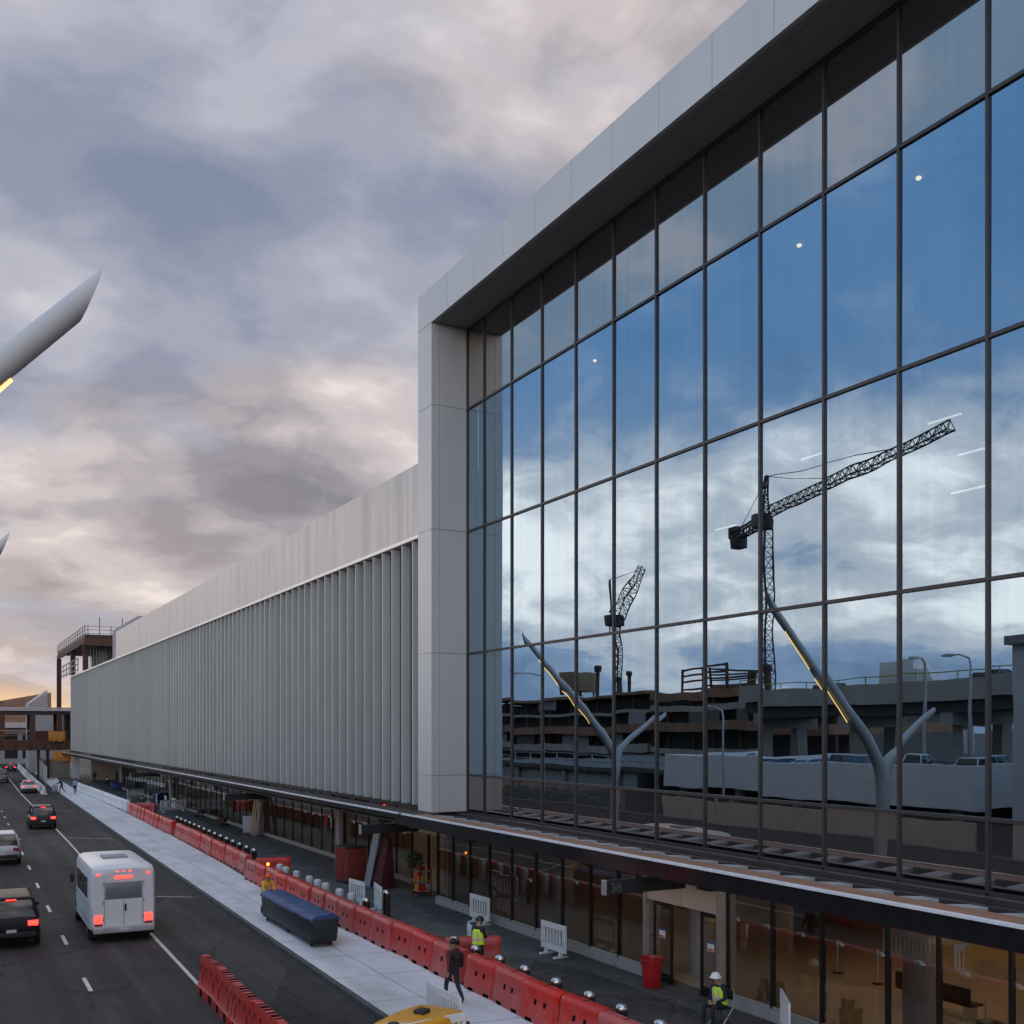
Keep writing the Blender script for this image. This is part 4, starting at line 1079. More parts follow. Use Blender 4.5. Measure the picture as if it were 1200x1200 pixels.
for k, (x, y, h) in enumerate(((19.75, 76.3, 2.7), (19.7, 75.4, 3.0), (19.72, 74.8, 2.4))):
    t = thing('plywood_sheet', ['middle height plywood sheet', 'tallest plywood sheet', 'shortest plywood sheet'][k] + ' leaning on the grey column', 'plywood', (x, y, .125), 0)
    b = MB(); b.add([(-.2, -.2, 0), (-.17, -.2, 0), (.17, -.2, h), (.14, -.2, h), (-.2, .2, 0), (-.17, .2, 0), (.17, .2, h), (.14, .2, h)], [(0, 1, 2, 3), (4, 7, 6, 5), (0, 4, 5, 1), (1, 5, 6, 2), (2, 6, 7, 3), (3, 7, 4, 0)])
    b.build('sheet', M_wood, t, smooth=False)
    b = MB(); b.add([(-.205, -.03, .02), (-.2, -.03, .02), (.12, -.03, h * .93), (.125, -.03, h * .93), (-.205, .03, .02), (-.2, .03, .02), (.12, .03, h * .93), (.125, .03, h * .93)], [(0, 1, 2, 3), (4, 7, 6, 5), (0, 4, 5, 1), (1, 5, 6, 2), (2, 6, 7, 3), (3, 7, 4, 0)])
    b.build('batten', M_brown, t, smooth=False)
def bluebin(loc, label, rz=0):
    t = thing('wheeled_bin', label, 'bin', loc, rz)
    b = MB(); b.prism([(-.5, .2), (.5, .2), (.6, 1.0), (-.6, 1.0)], 'y', -.4, .4); b.build('body', M_bluebin, t, bevel=.04)
    b = MB(); b.box(-.63, -.44, 1.002, .63, .44, 1.05); b.build('rim', M_bluebin, t, bevel=.02)
    for s in (-.4, .4):
        for u in (-.3, .3): b = MB(); b.lathe([(.02, -.03), (.1, -.03), (.1, .03), (.02, .03)], (s, u, .1), 12, 'x'); b.build('caster', M_tyre, t)
bluebin((18.9, 137.4, .125), 'blue wheeled bin far along the pavement before the tan wall')
bluebin((19.6, 112.4, .125), 'blue wheeled bin beside the distant white barricades', .4)
wl = thing('warning_lamp', 'small amber warning lamp on top of a red barrier near the worker', 'lamp', (13.7, 50.2, 1.112))
b = MB(); b.lathe([(.03, 0), (.05, .01), (.05, .05)], n=10); b.build('base', M_yplas, wl)
b = MB(); b.lathe([(.045, .051), (.07, .08), (.07, .15), (.04, .18), (.004, .185)], n=12); b.build('lens', M_lampo, wl)
# things behind the shop glass
def floor_sign(loc, rz, label):
    t = thing('floor_sign', label, 'floor sign', loc, rz, 'yellow folding floor signs behind the glass')
    for s in (-1, 1):
        b = MB(); b.add([(-.16, s * .16, 0), (.16, s * .16, 0), (.11, s * .02, .66), (-.11, s * .02, .66), (-.16, s * .185, 0), (.16, s * .185, 0), (.11, s * .045, .66), (-.11, s * .045, .66)],
                        [(0, 1, 2, 3), (7, 6, 5, 4), (0, 4, 5, 1), (1, 5, 6, 2), (2, 6, 7, 3), (3, 7, 4, 0)]); b.build('leaf', M_yplas, t, smooth=False)
    b = MB(); b.tube([(-.06, 0, .665), (-.05, 0, .74), (.05, 0, .74), (.06, 0, .665)], .012, 6); b.build('handle', M_yplas, t)
floor_sign((19.9, 22.6, .16), R(80), 'yellow folding floor sign behind glass, the one nearer the doors')
floor_sign((19.9, 22.0, .16), R(95), 'yellow folding floor sign behind glass, the one nearer the seated guard')
bu = thing('mop_bucket', 'yellow wheeled mop bucket behind the glass past the seated guard', 'bucket', (19.75, 19.3, .16))
b = MB(); b.prism([(-.2, .1), (.2, .1), (.27, .62), (-.27, .62)], 'y', -.18, .18); b.build('body', M_yplas, bu, bevel=.04)
b = MB(); b.prism([(-.18, .622), (.0, .622), (.02, .85), (-.2, .85)], 'y', -.15, .15); b.build('wringer', M_yplas, bu, bevel=.02)
for s in (-.14, .14):
    for u in (-.12, .12): b = MB(); b.lathe([(.01, -.015), (.045, -.015), (.045, .015), (.01, .015)], (s, u, .047), 10, 'x'); b.build('caster', M_tyre, bu)
bb = thing('waste_bin', 'black round waste bin inside the lit lobby behind glass', 'trash bin', (20.5, 15.9, .16))
b = MB(); b.lathe([(.3, 0), (.31, .85), (.32, .9)], n=20); b.build('body', M_blackm, bb)
b = MB(); b.lathe([(.325, .902), (.325, .95), (.2, 1.0), (.004, 1.0)], n=20); b.build('lid', M_black, bb)
ld = thing('step_ladder', 'red step ladder standing open inside the lit lobby', 'ladder', (20.4, 13.6, .16), R(20))
for s in (-1, 1):
    b = MB(); b.bar((s * .28, -.55, 0), (s * .18, 0, 2.3), .05); b.build('rail', M_red, ld, smooth=False)
    b = MB(); b.bar((s * .28, .55, 0), (s * .18, .03, 2.3), .04); b.build('rear_leg', M_red, ld, smooth=False)
for i in range(6):
    z = .3 + i * .33; f = z / 2.3
    b = MB(); b.box(-.27 + .1 * f, -.55 + .55 * f - .04, z, .27 - .1 * f, -.55 + .55 * f + .05, z + .03); b.build('tread', M_alu, ld, smooth=False)
for k in range(4):
    pt = thing('pendant_lamp', ['first', 'second', 'third', 'fourth'][k] + ' small cold white pendant lamp in the lobby, counted from the doors', 'lamp', (23.2 + .5 * k, 16.2 - 1.0 * k, 2.55), 0, 'pendant lamps in the lobby')
    b = MB(); b.lathe([(.004, 0), (.07, .01), (.085, .06)], n=12); b.build('bulb', lamp_mat('pendant_glow', (.75, .85, 1.0), 9.0), pt)
    b = MB(); b.lathe([(.09, .061), (.10, .10), (.03, .2)], n=12); b.build('shade', M_black, pt)
    b = MB(); b.bar((0, 0, .2), (0, 0, 1.39), .015); b.build('cable', M_black, pt, smooth=False)
def bench(loc, rz, label):
    t = thing('waiting_bench', label, 'bench', loc, rz, 'dark benches in the lobby')
    b = MB(); b.box(-1.2, -.25, .40, 1.2, .25, .46); b.build('seat', M_blackm, t, bevel=.02)
    b = MB(); b.box(-1.2, .22, .47, 1.2, .28, .88); b.build('backrest', M_blackm, t, bevel=.02)
    for sx in (-1.0, 1.0): b = MB(); b.box(sx - .04, -.22, 0, sx + .04, .24, .399); b.build('leg', M_alu, t, smooth=False)
bench((23.2, 19.6, .16), R(90), 'dark bench in the lobby behind the yellow bucket')
bench((22.6, 11.5, .16), R(80), 'dark bench in the lobby near the red step ladder')
for k, (x, y) in enumerate(((22.0, 17.2), (22.4, 15.6), (22.8, 14.0), (24.2, 22.6), (24.2, 24.2))):
    t = thing('queue_post', ['nearest', 'second nearest', 'third nearest', 'fourth nearest', 'farthest'][k] + ' slim black queue post standing on the lobby floor', 'post', (x, y, .16), 0, 'queue posts in the lobby')
    b = MB(); b.lathe([(.17, 0), (.17, .015), (.03, .04)], n=18); b.build('base', M_black, t)
    b = MB(); b.lathe([(.028, .041), (.028, .95), (.04, .96), (.04, 1.02)], n=12); b.build('shaft', M_alu, t)
ds = thing('check_in_counter', 'long dark counter with lit screens at the back of the lobby', 'counter', (25.2, 12, .16))
b = MB(); b.box(-.4, -6, 0, .4, 6, 1.05); b.build('body', M_dsteel, ds, bevel=.02)
b = MB(); b.box(-.5, -6.1, 1.052, .5, 6.1, 1.1); b.build('top', M_greyb, ds, bevel=.01)
for y in (-4, -1.5, 1.0, 3.5):
    b = MB(); b.box(-.30, y - .3, 1.25, -.26, y + .3, 1.62); s = b.build('monitor', M_black, ds, smooth=False)
    b = MB(); b.box(-.305, y - .27, 1.28, -.301, y + .27, 1.59); b.build('screen', lamp_mat('screen_glow', (.7, .8, 1.0), 2.2), s, smooth=False)
    b = MB(); b.box(-.29, y - .03, 1.102, -.26, y + .03, 1.249); b.build('stand', M_black, s, smooth=False)

# yellow compressor by the kerb
yc = thing('air_compressor', 'rounded yellow machine cover at the kerb between white barricades', 'compressor', (9.5, 22.5, 0), R(-58))
secs = []
for y, hw, zt in ((-1.35, .52, .92), (-1.25, .62, 1.0), (-.6, .66, 1.06), (.3, .67, 1.10), (1.1, .66, 1.06), (1.3, .58, .96)):
    secs.append([(-hw, y, .38), (-hw, y, zt - .20), (-hw * .96, y, zt - .06), (-hw * .84, y, zt - .01), (0, y, zt), (hw * .84, y, zt - .01), (hw * .96, y, zt - .06), (hw, y, zt - .20), (hw, y, .38), (0, y, .36)])
b = MB(); b.loft(secs); b.build('hood', M_yel, yc, bevel=.02, ang=40)
b = MB(); b.box(-.14, .15, 1.085, .14, .45, 1.19); b.build('exhaust_grille', M_dsteel, yc, bevel=.02)
b = MB(); b.lathe([(.34, -.06), (.34, .03), (.26, .05), (.25, .02)], (.0, -.80, 1.04), 20); vg = b.build('vent_ring', M_cream, yc)
b = MB(); b.lathe([(.15, .02), (.12, .09), (.01, .10)], (.0, -.80, 1.04), 16); b.build('vent_cap', M_dsteel, yc)
b = MB(); b.box(-.5, -1.4, .28, .5, 1.35, .36); b.build('chassis', M_blackm, yc, smooth=False)
b = MB(); b.bar((-.35, 1.3, .32), (0, 2.3, .40), .07); b.bar((.35, 1.3, .32), (0, 2.3, .40), .07); b.build('tow_bar', M_blackm, yc, smooth=False)
b = MB(); b.tube([(0, 2.2, .38), (0, 2.2, .0)], .03, 8); b.build('jack_leg', M_alu, yc)
for s in (-1, 1): b = MB(); b.lathe([(.1, -.08), (.31, -.08), (.31, .08), (.1, .08)], (s * .78, -.1, .31), 20, 'x'); b.build('wheel', M_tyre, yc)

# ------------------------------------------------------------------ vehicles
def car(label, loc, rz, body, kind='sedan', lit=True, group=None, cat='car', name=None):
    name = name or {'sedan': 'sedan_car', 'suv': 'sport_utility_vehicle', 'pickup': 'pickup_truck'}[kind]
    t = thing(name, label, cat, loc, rz, group)
    S = {'sedan': [(-2.36, .66, .42, .78), (-2.25, .82, .30, .96), (-1.75, .88, .24, 1.0), (-.6, .90, .22, .95), (.9, .90, .22, .93), (1.5, .88, .24, .86), (2.0, .83, .27, .76), (2.28, .70, .33, .66), (2.36, .55, .40, .58)],
         'suv': [(-2.36, .72, .48, .92), (-2.28, .86, .34, 1.08), (-1.7, .92, .30, 1.10), (-.6, .94, .28, 1.07), (.9, .94, .28, 1.05), (1.5, .92, .30, 1.02), (2.05, .88, .32, .94), (2.3, .76, .38, .82), (2.38, .60, .46, .7)],
         'pickup': [(-2.75, .82, .52, 1.0), (-2.7, .90, .46, 1.08), (-1.6, .94, .42, 1.1), (-.4, .95, .40, 1.1), (1.2, .95, .40, 1.1), (2.0, .92, .40, 1.06), (2.6, .86, .44, .95), (2.72, .7, .5, .8)]}[kind]
    rings = []
    for y, hw, zl, zt in S:
        m = (zl + zt) / 2
        half = [(hw * .80, zl), (hw * .95, zl + .07), (hw, m - .05), (hw * .995, m + .08), (hw * .95, zt - .07), (hw * .86, zt), (hw * .4, zt + .025)]
        rings.append([(x, y, z) for x, z in half] + [(-x, y, z) for x, z in reversed(half)])
    b = MB(); b.loft(rings); b.build('body', body, t, ang=50)
    G = {'sedan': [(-1.95, -1.25, .97), (1.05, .30, .93), 1.43, .80, .60], 'suv': [(-2.28, -2.02, 1.07), (1.05, .35, 1.04), 1.72, .85, .68], 'pickup': [(-.55, -.35, 1.09), (1.35, .55, 1.09), 1.80, .88, .68]}[kind]
    (yb, ybt, zb), (yf, yft, zf), zt, wb_, wt = G
    b = MB(); b.loft([[(-wb_, yb, zb), (-wb_, yf, zf), (wb_, yf, zf), (wb_, yb, zb)], [(-wt, ybt, zt), (-wt, yft, zt), (wt, yft, zt), (wt, ybt, zt)]])
    b.build('windows', M_carglass, t, bevel=.05)
    b = MB(); b.loft([[(-wt - .03, ybt - .06, zt - .02), (-wt - .03, yft + .06, zt - .02), (wt + .03, yft + .06, zt - .02), (wt + .03, ybt - .06, zt - .02)],
                      [(-wt + .06, ybt + .02, zt + .05), (-wt + .06, yft - .05, zt + .05), (wt - .06, yft - .05, zt + .05), (wt - .06, ybt + .02, zt + .05)]])
    for s in (-1, 1):
        b.bar((s * wb_, yb, zb - .02), (s * wt, ybt, zt), .10); b.bar((s * wb_, yf, zf - .02), (s * wt, yft, zt), .07)
        ym, yt = (yb * .45 + yf * .55), (ybt * .45 + yft * .55)
        b.bar((s * (wb_ + .005), ym, zb - .02), (s * (wt + .01), yt, zt), .07)
    b.build('roof', body, t, bevel=.015)
    wr = .33 if kind == 'sedan' else .37; hw = S[3][1]
    for y in ((-1.42, 1.42) if kind != 'pickup' else (-1.7, 1.75)):
        for s in (-1, 1):
            w_ = MB(); w_.lathe([(.18, -.10), (wr * .93, -.10), (wr, -.06), (wr, .06), (wr * .93, .10), (.18, .10)], (s * (hw - .085), y, wr), 22, 'x'); wo_ = w_.build('wheel', M_tyre, t)
            q = MB(); q.lathe([(.02, 0), (.19, .0), (.20, .012), (.02, .035)] if s > 0 else [(.02, 0), (.19, 0), (.20, -.012), (.02, -.035)], (s * (hw + .02), y, wr), 14, 'x'); q.build('rim', M_rim, wo_)
    yr = S[1][0]; zb2 = S[1][3]; hw1 = S[1][1]
    for s in (-1, 1):
        b = MB(); b.box(s * hw1 * .98 - .0, yr - .085, zb2 - .28, s * hw1 * .60, yr + .10, zb2 - .10); b.build('tail_light', M_tail if lit else M_tailoff, t, bevel=.02)
        yf_, hf = S[-2][0], S[-2][1]; zf_ = S[-2][3]
        b = MB(); b.box(s * hf * 1.02, yf_ - .12, zf_ - .16, s * hf * .62, yf_ + .05, zf_ - .04); b.build('headlight', M_head, t, bevel=.02)
    if lit and kind != 'pickup':
        b = MB(); b.box(-.16, ybt - .085, zt - .05, .16, ybt - .03, zt - .015); b.build('brake_lamp', M_tail, t, smooth=False)
    b = MB(); b.box(-.16, S[0][0] - .02, .60, .16, S[0][0] + .03, .70); b.build('number_plate', M_plate, t, smooth=False)
    b = MB(); b.box(-hw1 * .92, S[0][0] - .05, S[0][2] - .06, hw1 * .92, S[0][0] + .14, S[0][2] + .12); b.build('bumper', M_blackm, t, bevel=.03)
    for s in (-1, 1):
        b = MB(); b.cbox((s * (wb_ + .14), yf - .38, zf + .08), (.18, .09, .13)); b.build('wing_mirror', body, t, bevel=.03)
    return t
def paint(n, c, metal=.3): return mat('paint_' + n, c, .42 if c[0] < .05 else .32, metal * .4, var=.04, spec=.2 if c[0] < .05 else .35, rvar=.03)
P_black, P_white, P_silver = paint('black', (.012, .012, .014)), paint('white', (.62, .63, .64), 0), paint('silver', (.40, .41, .43), .5)
P_grey, P_dark, P_blue = paint('grey', (.12, .125, .13)), paint('charcoal', (.03, .031, .034)), paint('dark_blue', (.02, .03, .07))
def zy(y): return R(-1.0)
car('black sport utility vehicle with glowing tail lights at the picture edge', (2.18, 43.0, 0), R(-.4), P_black, 'suv')
car('silver sport utility vehicle in the left lane behind the black one', (3.1, 68.4, 0), R(-.5), P_silver, 'suv', False)
car('charcoal car with red tail lights straddling the solid lane line', (6.95, 90.8, 0), R(-.9), P_dark, 'suv')
car('silver sedan with red tail lights in the far kerb lane', (9.45, 142.3, 0), R(-2), P_silver, 'sedan')
car('dark far car with three bright red lights near the footbridge', (11.4, 216, 0), R(-4), P_blue, 'sedan')
car('dark grey pickup at the far left picture edge', (7.7, 170, 0), R(-2), P_grey, 'pickup', False, cat='pickup')
# white shuttle bus
sb = thing('shuttle_bus', 'white boxy shuttle bus with red tail lights driving beside the lane line', 'shuttle bus', (5.80, 40.4, 0), R(-.6))
secs = []
for y, hw, z0, zt in ((0, 1.02, .50, 2.60), (.10, 1.10, .42, 2.70), (.5, 1.12, .40, 2.74), (4.9, 1.12, .40, 2.74), (5.3, 1.08, .42, 2.66), (5.5, 1.0, .45, 2.4)):
    half = [(hw * .9, z0), (hw, z0 + .08), (hw, 1.3), (hw * .985, zt - .28), (hw * .93, zt - .09), (hw * .78, zt), (hw * .3, zt + .02)]
    secs.append([(x, y, z) for x, z in half] + [(-x, y, z) for x, z in reversed(half)])
b = MB(); b.loft(secs); b.build('body', P_white, sb, ang=40)
b = MB(); b.loft([[(-.95, 5.4, .45), (.95, 5.4, .45), (.95, 5.4, 2.0), (-.95, 5.4, 2.0)], [(-.93, 6.2, .45), (.93, 6.2, .45), (.86, 6.15, 1.2), (-.86, 6.15, 1.2)], [(-.8, 6.7, .5), (.8, 6.7, .5), (.78, 6.6, 1.05), (-.78, 6.6, 1.05)]])
b.build('cab', P_white, sb, bevel=.04)
b = MB(); b.box(-.62, -.015, 1.55, .62, .02, 2.15); b.build('rear_window', mat('frosted_pane', (.16, .17, .185), .2, var=.05), sb, bevel=.01)
b = MB(); b.box(-.012, -.012, .62, .012, .03, 1.5); b.box(-.66, -.012, .62, -.64, .03, 2.2); b.box(.64, -.012, .62, .66, .03, 2.2); b.build('door_seam', M_greyb, sb, smooth=False)
for s in (-1, 1):
    for k in range(3):
        b = MB(); b.box(s * 1.105, 1.0 + k * 1.25, 1.5, s * 1.13, 2.1 + k * 1.25, 2.25); b.build('side_window', M_carglass, sb, bevel=.008)
    b = MB(); b.box(s * .72, -.03, .72, s * .98, .06, .98); b.build('tail_light', M_tail, sb, bevel=.01)
    b = MB(); b.cbox((s * 1.22, 5.55, 1.7), (.14, .1, .34)); b.build('wing_mirror', M_blackm, sb, bevel=.03)
    b = MB(); b.box(s * .92, -.02, 2.42, s * .80, .06, 2.47); b.build('clearance_lamp', M_tail, sb, smooth=False)
for x in (-.22, 0, .22): b = MB(); b.box(x - .05, .0, 2.52, x + .05, .07, 2.56); b.build('clearance_lamp', M_tail, sb, smooth=False)
b = MB(); b.box(-.3, -.02, 2.28, .3, .04, 2.36); b.build('brake_lamp', M_tail, sb, smooth=False)
for x in (-.69, .67):
    for z in (.8, 1.4, 2.05): b = MB(); b.box(x - .03, -.03, z, x + .03, .02, z + .12); b.build('hinge', M_alu, sb, smooth=False)
b = MB(); b.box(.03, -.05, 1.12, .09, .0, 1.36); b.build('door_handle', M_black, sb, bevel=.01)
b = MB(); b.box(-.45, 2.2, 2.755, .45, 3.1, 2.83); b.build('roof_hatch', M_greyb, sb, bevel=.03)
for s in (-1, 1):
    b = MB(); b.box(s * .96 - .18, .62, .12, s * .96 + .18, .66, .45); b.build('mud_flap', M_tyre, sb, smooth=False)
    b = MB(); b.box(s * 1.116, .3, 1.30, s * 1.126, 4.9, 1.34); b.box(s * 1.116, .3, .72, s * 1.126, 4.9, .76); b.build('side_moulding', M_greyb, sb, smooth=False)
    b = MB(); b.box(s * .72, -.03, .62, s * .98, .05, .69); b.build('reflector', M_tailoff, sb, smooth=False)
b = MB(); b.box(-1.04, -.16, .36, 1.04, .06, .58); b.build('bumper', mat('bumper_grey', (.33, .34, .35), .5), sb, bevel=.04)
b = MB(); b.box(-.16, -.175, .44, .16, -.162, .54); b.build('number_plate', M_plate, sb, smooth=False)
for y in (1.2, 5.6):
    for s in (-1, 1):
        w_ = MB(); w_.lathe([(.2, -.13), (.37, -.13), (.40, -.09), (.40, .09), (.37, .13), (.2, .13)], (s * .96, y, .40), 22, 'x'); wo_ = w_.build('wheel', M_tyre, sb)
        q = MB(); q.lathe([(.02, 0), (.22, 0), (.02, .02 * s)], (s * 1.095, y, .40), 14, 'x'); q.build('rim', M_rim, wo_)

# ------------------------------------------------------------------ far end: footbridge, ramp wall, barriers, frame, terminals
fbg = thing('footbridge', 'unfinished dark steel footbridge spanning the road beyond the white wing', 'footbridge', (8, 181, 0))
def atb(o): return at(o, fbg)
b = MB(); b.box(-14, 178.05, 10.45, 20.5, 184, 10.7); b.box(-14, 178.02, 10.72, 20.5, 178.2, 11.0); atb(b.build('roof', M_roofw, fbg, smooth=False))
b = MB(); b.box(-14, 178.2, 9.9, 20.5, 178.6, 10.44); b.box(-14, 183.4, 9.9, 20.5, 183.8, 10.44); b.box(17.2, 180, 6.0, 20.5, 183, 9.9); atb(b.build('roof_beam', M_dsteel, fbg, smooth=False))
b = MB(); b.box(-14, 178.05, 4.5, 20.5, 178.3, 5.85); b.box(-14, 183.7, 4.5, 20.5, 184, 5.85); b.box(-14, 178.02, 5.86, 20.5, 184.05, 5.98); atb(b.build('deck_girder', M_rust, fbg, smooth=False))
b = MB()
for x in range(-14, 18, 2): b.box(x - .06, 177.93, 4.5, x + .06, 177.99, 5.85)
b.box(-14, 177.86, 4.44, 17.6, 178.3, 4.495); atb(b.build('stiffener', M_dsteel, fbg, smooth=False))
for x in (-8, -4, 0, 4.1, 8.2, 12.4, 16.2):
    for y in (178.4, 183.6):
        b = MB(); b.box(x - .4, y - .25, 5.99, x + .4, y + .25, 9.9); atb(b.build('column', M_rust, fbg, smooth=False))
b = MB(); b.box(-14, 178.1, 7.35, 12, 178.16, 7.55); b.box(-14, 178.1, 6.65, 12, 178.14, 6.7); atb(b.build('rail', M_copper, fbg, smooth=False))
b = MB(); b.box(12.8, 178.05, 6.0, 17.5, 178.12, 7.4); atb(b.build('side_panel', mat('maroon_panel', (.06, .015, .012), .7, var=.2), fbg, smooth=False))
for x0, x1, z0, z1 in ((14.6, 17.0, 5.8, 7.35), (15.2, 17.9, 2.75, 4.3)):
    b = MB(); n = 10; rows = [[(x0 + (x1 - x0) * i / n, 177.7 + .06 * math.sin(i * 2.1), z0 + .08 * math.sin(i * 1.7)), (x0 + (x1 - x0) * i / n, 177.7 + .05 * math.cos(i * 1.9), (z0 + z1) / 2), (x0 + (x1 - x0) * i / n, 177.74, z1),
        (x0 + (x1 - x0) * i / n, 177.78, z1), (x0 + (x1 - x0) * i / n, 177.78, z0)] for i in range(n + 1)]
    b.loft(rows); atb(b.build('tarp', M_orange, fbg, ang=70))
for x in (13.3, 14.6): b = MB(); b.box(x - .2, 179, -.02, x + .2, 179.5, 4.44); atb(b.build('leg', M_dsteel, fbg, smooth=False))
b = MB(); b.box(-12.4, 179, -.02, -11.6, 183, 4.44); atb(b.build('leg', M_dsteel, fbg, smooth=False))
rw = thing('ramp_wall', 'tan concrete ramp wall under the orange tarps of the footbridge', 'wall', (15.5, 174, 0))
b = MB(); b.prism([(0, 0), (6, 0), (6, 3.1), (0, 2.1)], 'x', -2.1, -1.7); b.box(-1.7, 5.6, 0, 2.3, 6, 3.0); b.build('body', M_tan, rw, smooth=False)
b = MB(); b.box(-2.15, 5.5, 3.102, 2.3, 6.05, 3.2); b.build('coping', M_whitec, rw, smooth=False)
jm = MB(); jm.prism([(-.30, 0), (.30, 0), (.30, .08), (.15, .33), (.09, .85), (-.09, .85), (-.15, .33), (-.30, .08)], 'y', -1.52, 1.52)
jo = jm.build('jersey_barrier', M_whitec, None, smooth=False); jme = jo.data; bpy.data.objects.remove(jo)
JL = [(10.75, 136), (11.95, 177), (14.0, 243), (14.6, 290)]
y = 137.2; k = 1
while y < 235:
    ang = math.atan2(interp(JL, y + 1) - interp(JL, y - 1), 2)
    o = bpy.data.objects.new('jersey_barrier', jme); COL.objects.link(o); o.location = (interp(JL, y), y, 0); o.rotation_euler = (0, 0, -ang)
    tag(o, f'{nth(k)} white concrete road barrier past the silver sedan, counted away', 'barrier', 'white concrete barriers along the far road'); y += 3.1; k += 1
fn = thing('wire_fence', 'tall wire fence on posts running beyond the white road barriers', 'fence', (13.1, 160, 0))
b = MB(); FL = [(12.75, 158), (13.6, 176), (16.5, 243), (18, 280)]
pts = [(interp(FL, y), y) for y in range(158, 260, 3)]
for x, y in pts: b.bar((x - 13.1, y - 160, 0), (x - 13.1, y - 160, 2.6), .09)
b.build('post', M_alu, fn, smooth=False)
b = MB()
for (xa, ya), (xc, yc_) in zip(pts, pts[1:]):
    for z in (.15, .9, 1.75, 2.58): b.bar((xa - 13.1, ya - 160, z), (xc - 13.1, yc_ - 160, z), .04)
    for j in range(12):
        f = j / 12; x = xa + (xc - xa) * f - 13.1; y = ya + (yc_ - ya) * f - 160; b.bar((x, y, .15), (x, y, 2.58), .025)
b.build('wire_mesh', M_brack, fn, smooth=False)
sf = thing('steel_frame', 'rusty steel roof frame under construction above the far end of the wing', 'steel frame', (20, 176, 15.9))
def ats(o): return at(o, sf)
b = MB(); b.box(17.6, 158, 20.2, 30, 197, 20.75); ats(b.build('roof_deck', M_dsteel, sf, smooth=False))
b = MB(); b.box(17.5, 157.7, 19.2, 30, 158.0, 20.2); b.box(17.5, 158, 19.5, 17.8, 197, 20.2); ats(b.build('edge_beam', M_rust, sf, smooth=False))
for x, y, z0, z1 in ((17.9, 160, 15.91, 20.2), (17.9, 176, 15.91, 20.2), (17.7, 195.5, 8, 19.5), (24, 160, 15.91, 20.2), (29, 160, 15.91, 20.2), (24, 176, 15.91, 20.2)):
    b = MB(); b.box(x - .35, y - .35, z0, x + .35, y + .35, z1); ats(b.build('column', M_rust, sf, smooth=False))
b = MB()
for z in (20.9, 21.4, 21.9):
    b.bar((17.6, 158, z), (17.6, 197, z), .06); b.bar((17.6, 158, z), (30, 158, z), .05)
for y in range(158, 198, 3): b.bar((17.6, y, 20.75), (17.6, y, 22.0), .08)
for x in (18, 19.5, 21, 22.5, 25, 28): b.bar((x, 158, 20.75), (x, 158, 22.0 + (1.2 if x in (19.5, 22.5, 28) else 0)), .09)
ats(b.build('guard_rail', M_dsteel, sf, smooth=False))
b = MB()
for z in (16.2, 17.0, 17.8): b.box(17.5, 166, z, 17.62, 190, z + .14)
for y in range(166, 192, 4): b.box(17.5, y - .08, 15.91, 17.62, y + .08, 18.0)
ats(b.build('lower_rail', M_greyb, sf, smooth=False))
b = MB(); b.box(21, 162, 15.91, 30, 180, 19.4); ats(b.build('core_wall', M_dark, sf, smooth=False))
b = MB()
for k in range(7): b.bar((18.6 + k * .5, 161 + k * .3, 16), (18.9 + k * .4, 163, 19.9), .12)
ats(b.build('brace', M_brack, sf, smooth=False))
mb_ = thing('mechanical_penthouse', 'grey ribbed rooftop penthouse behind the end of the warm parapet', 'penthouse', (24, 142, 15.9))
b = MB(); b.box(-3.6, -11, 0, 12, 10, 5.0); b.build('wall', M_greyb, mb_, smooth=False)
b = MB()
for k in range(18): b.box(-3.7, -10.5 + k * 1.1, .1, -3.6, -10.2 + k * 1.1, 4.9)
b.build('rib', M_roofw, mb_, smooth=False)
def block(name, label, cat, x0, y0, x1, y1, h, m, floors=3, wx=6, wm=M_carglass, roofm=M_roofw, z0=-.02, wh=1.4, faces=('s', 'w')):
    t = thing(name, label, cat, ((x0 + x1) / 2, (y0 + y1) / 2, z0)); ox, oy = (x0 + x1) / 2, (y0 + y1) / 2
    b = MB(); b.box(x0 - ox, y0 - oy, 0, x1 - ox, y1 - oy, h); b.build('wall', m, t, smooth=False)
    b = MB(); b.box(x0 - ox - .3, y0 - oy - .3, h + .002, x1 - ox + .3, y1 - oy + .3, h + .45); b.build('roof', roofm, t, smooth=False)
    fh = h / floors; cnt = 0
    for f in range(floors):
        z = f * fh + fh * .35
        for s in faces:
            a0, a1 = (x0 - ox, x1 - ox) if s in 'sn' else (y0 - oy, y1 - oy)
            n = wx
            for i in range(n):
                u0 = a0 + (a1 - a0) * (i + .15) / n; u1 = a0 + (a1 - a0) * (i + .85) / n
                b = MB()
                if s == 's': b.box(u0, y0 - oy - .04, z, u1, y0 - oy + .1, z + wh)
                elif s == 'e': b.box(x1 - ox - .1, u0, z, x1 - ox + .04, u1, z + wh)
                else: b.box(x0 - ox - .04, u0, z, x0 - ox + .1, u1, z + wh)
                b.build('window', wm, t, smooth=False)
    return t
ft = thing('far_terminal', 'low brown sloping terminal roof beyond the footbridge against the sunset', 'terminal', (12, 265, 0))
b = MB(); b.prism([(-22, 8), (-3, 13.4), (10, 16.0), (10, 8)], 'y', -4, 20); b.build('roof', M_brown, ft, smooth=False)
b = MB(); b.box(-22, -3, 0, 12, 20, 7.99); b.build('wall', M_greyb, ft, smooth=False)
b = MB()
for k in range(9): b.box(-21 + k * 3.6, -3.06, 1.2, -18.4 + k * 3.6, -2.99, 6.6)
b.build('window_band', M_carglass, ft, smooth=False)
b = MB(); b.box(-23, -5, 8.0, 13, -3.99, 9.2); b.build('eaves', M_roofw, ft, smooth=False)
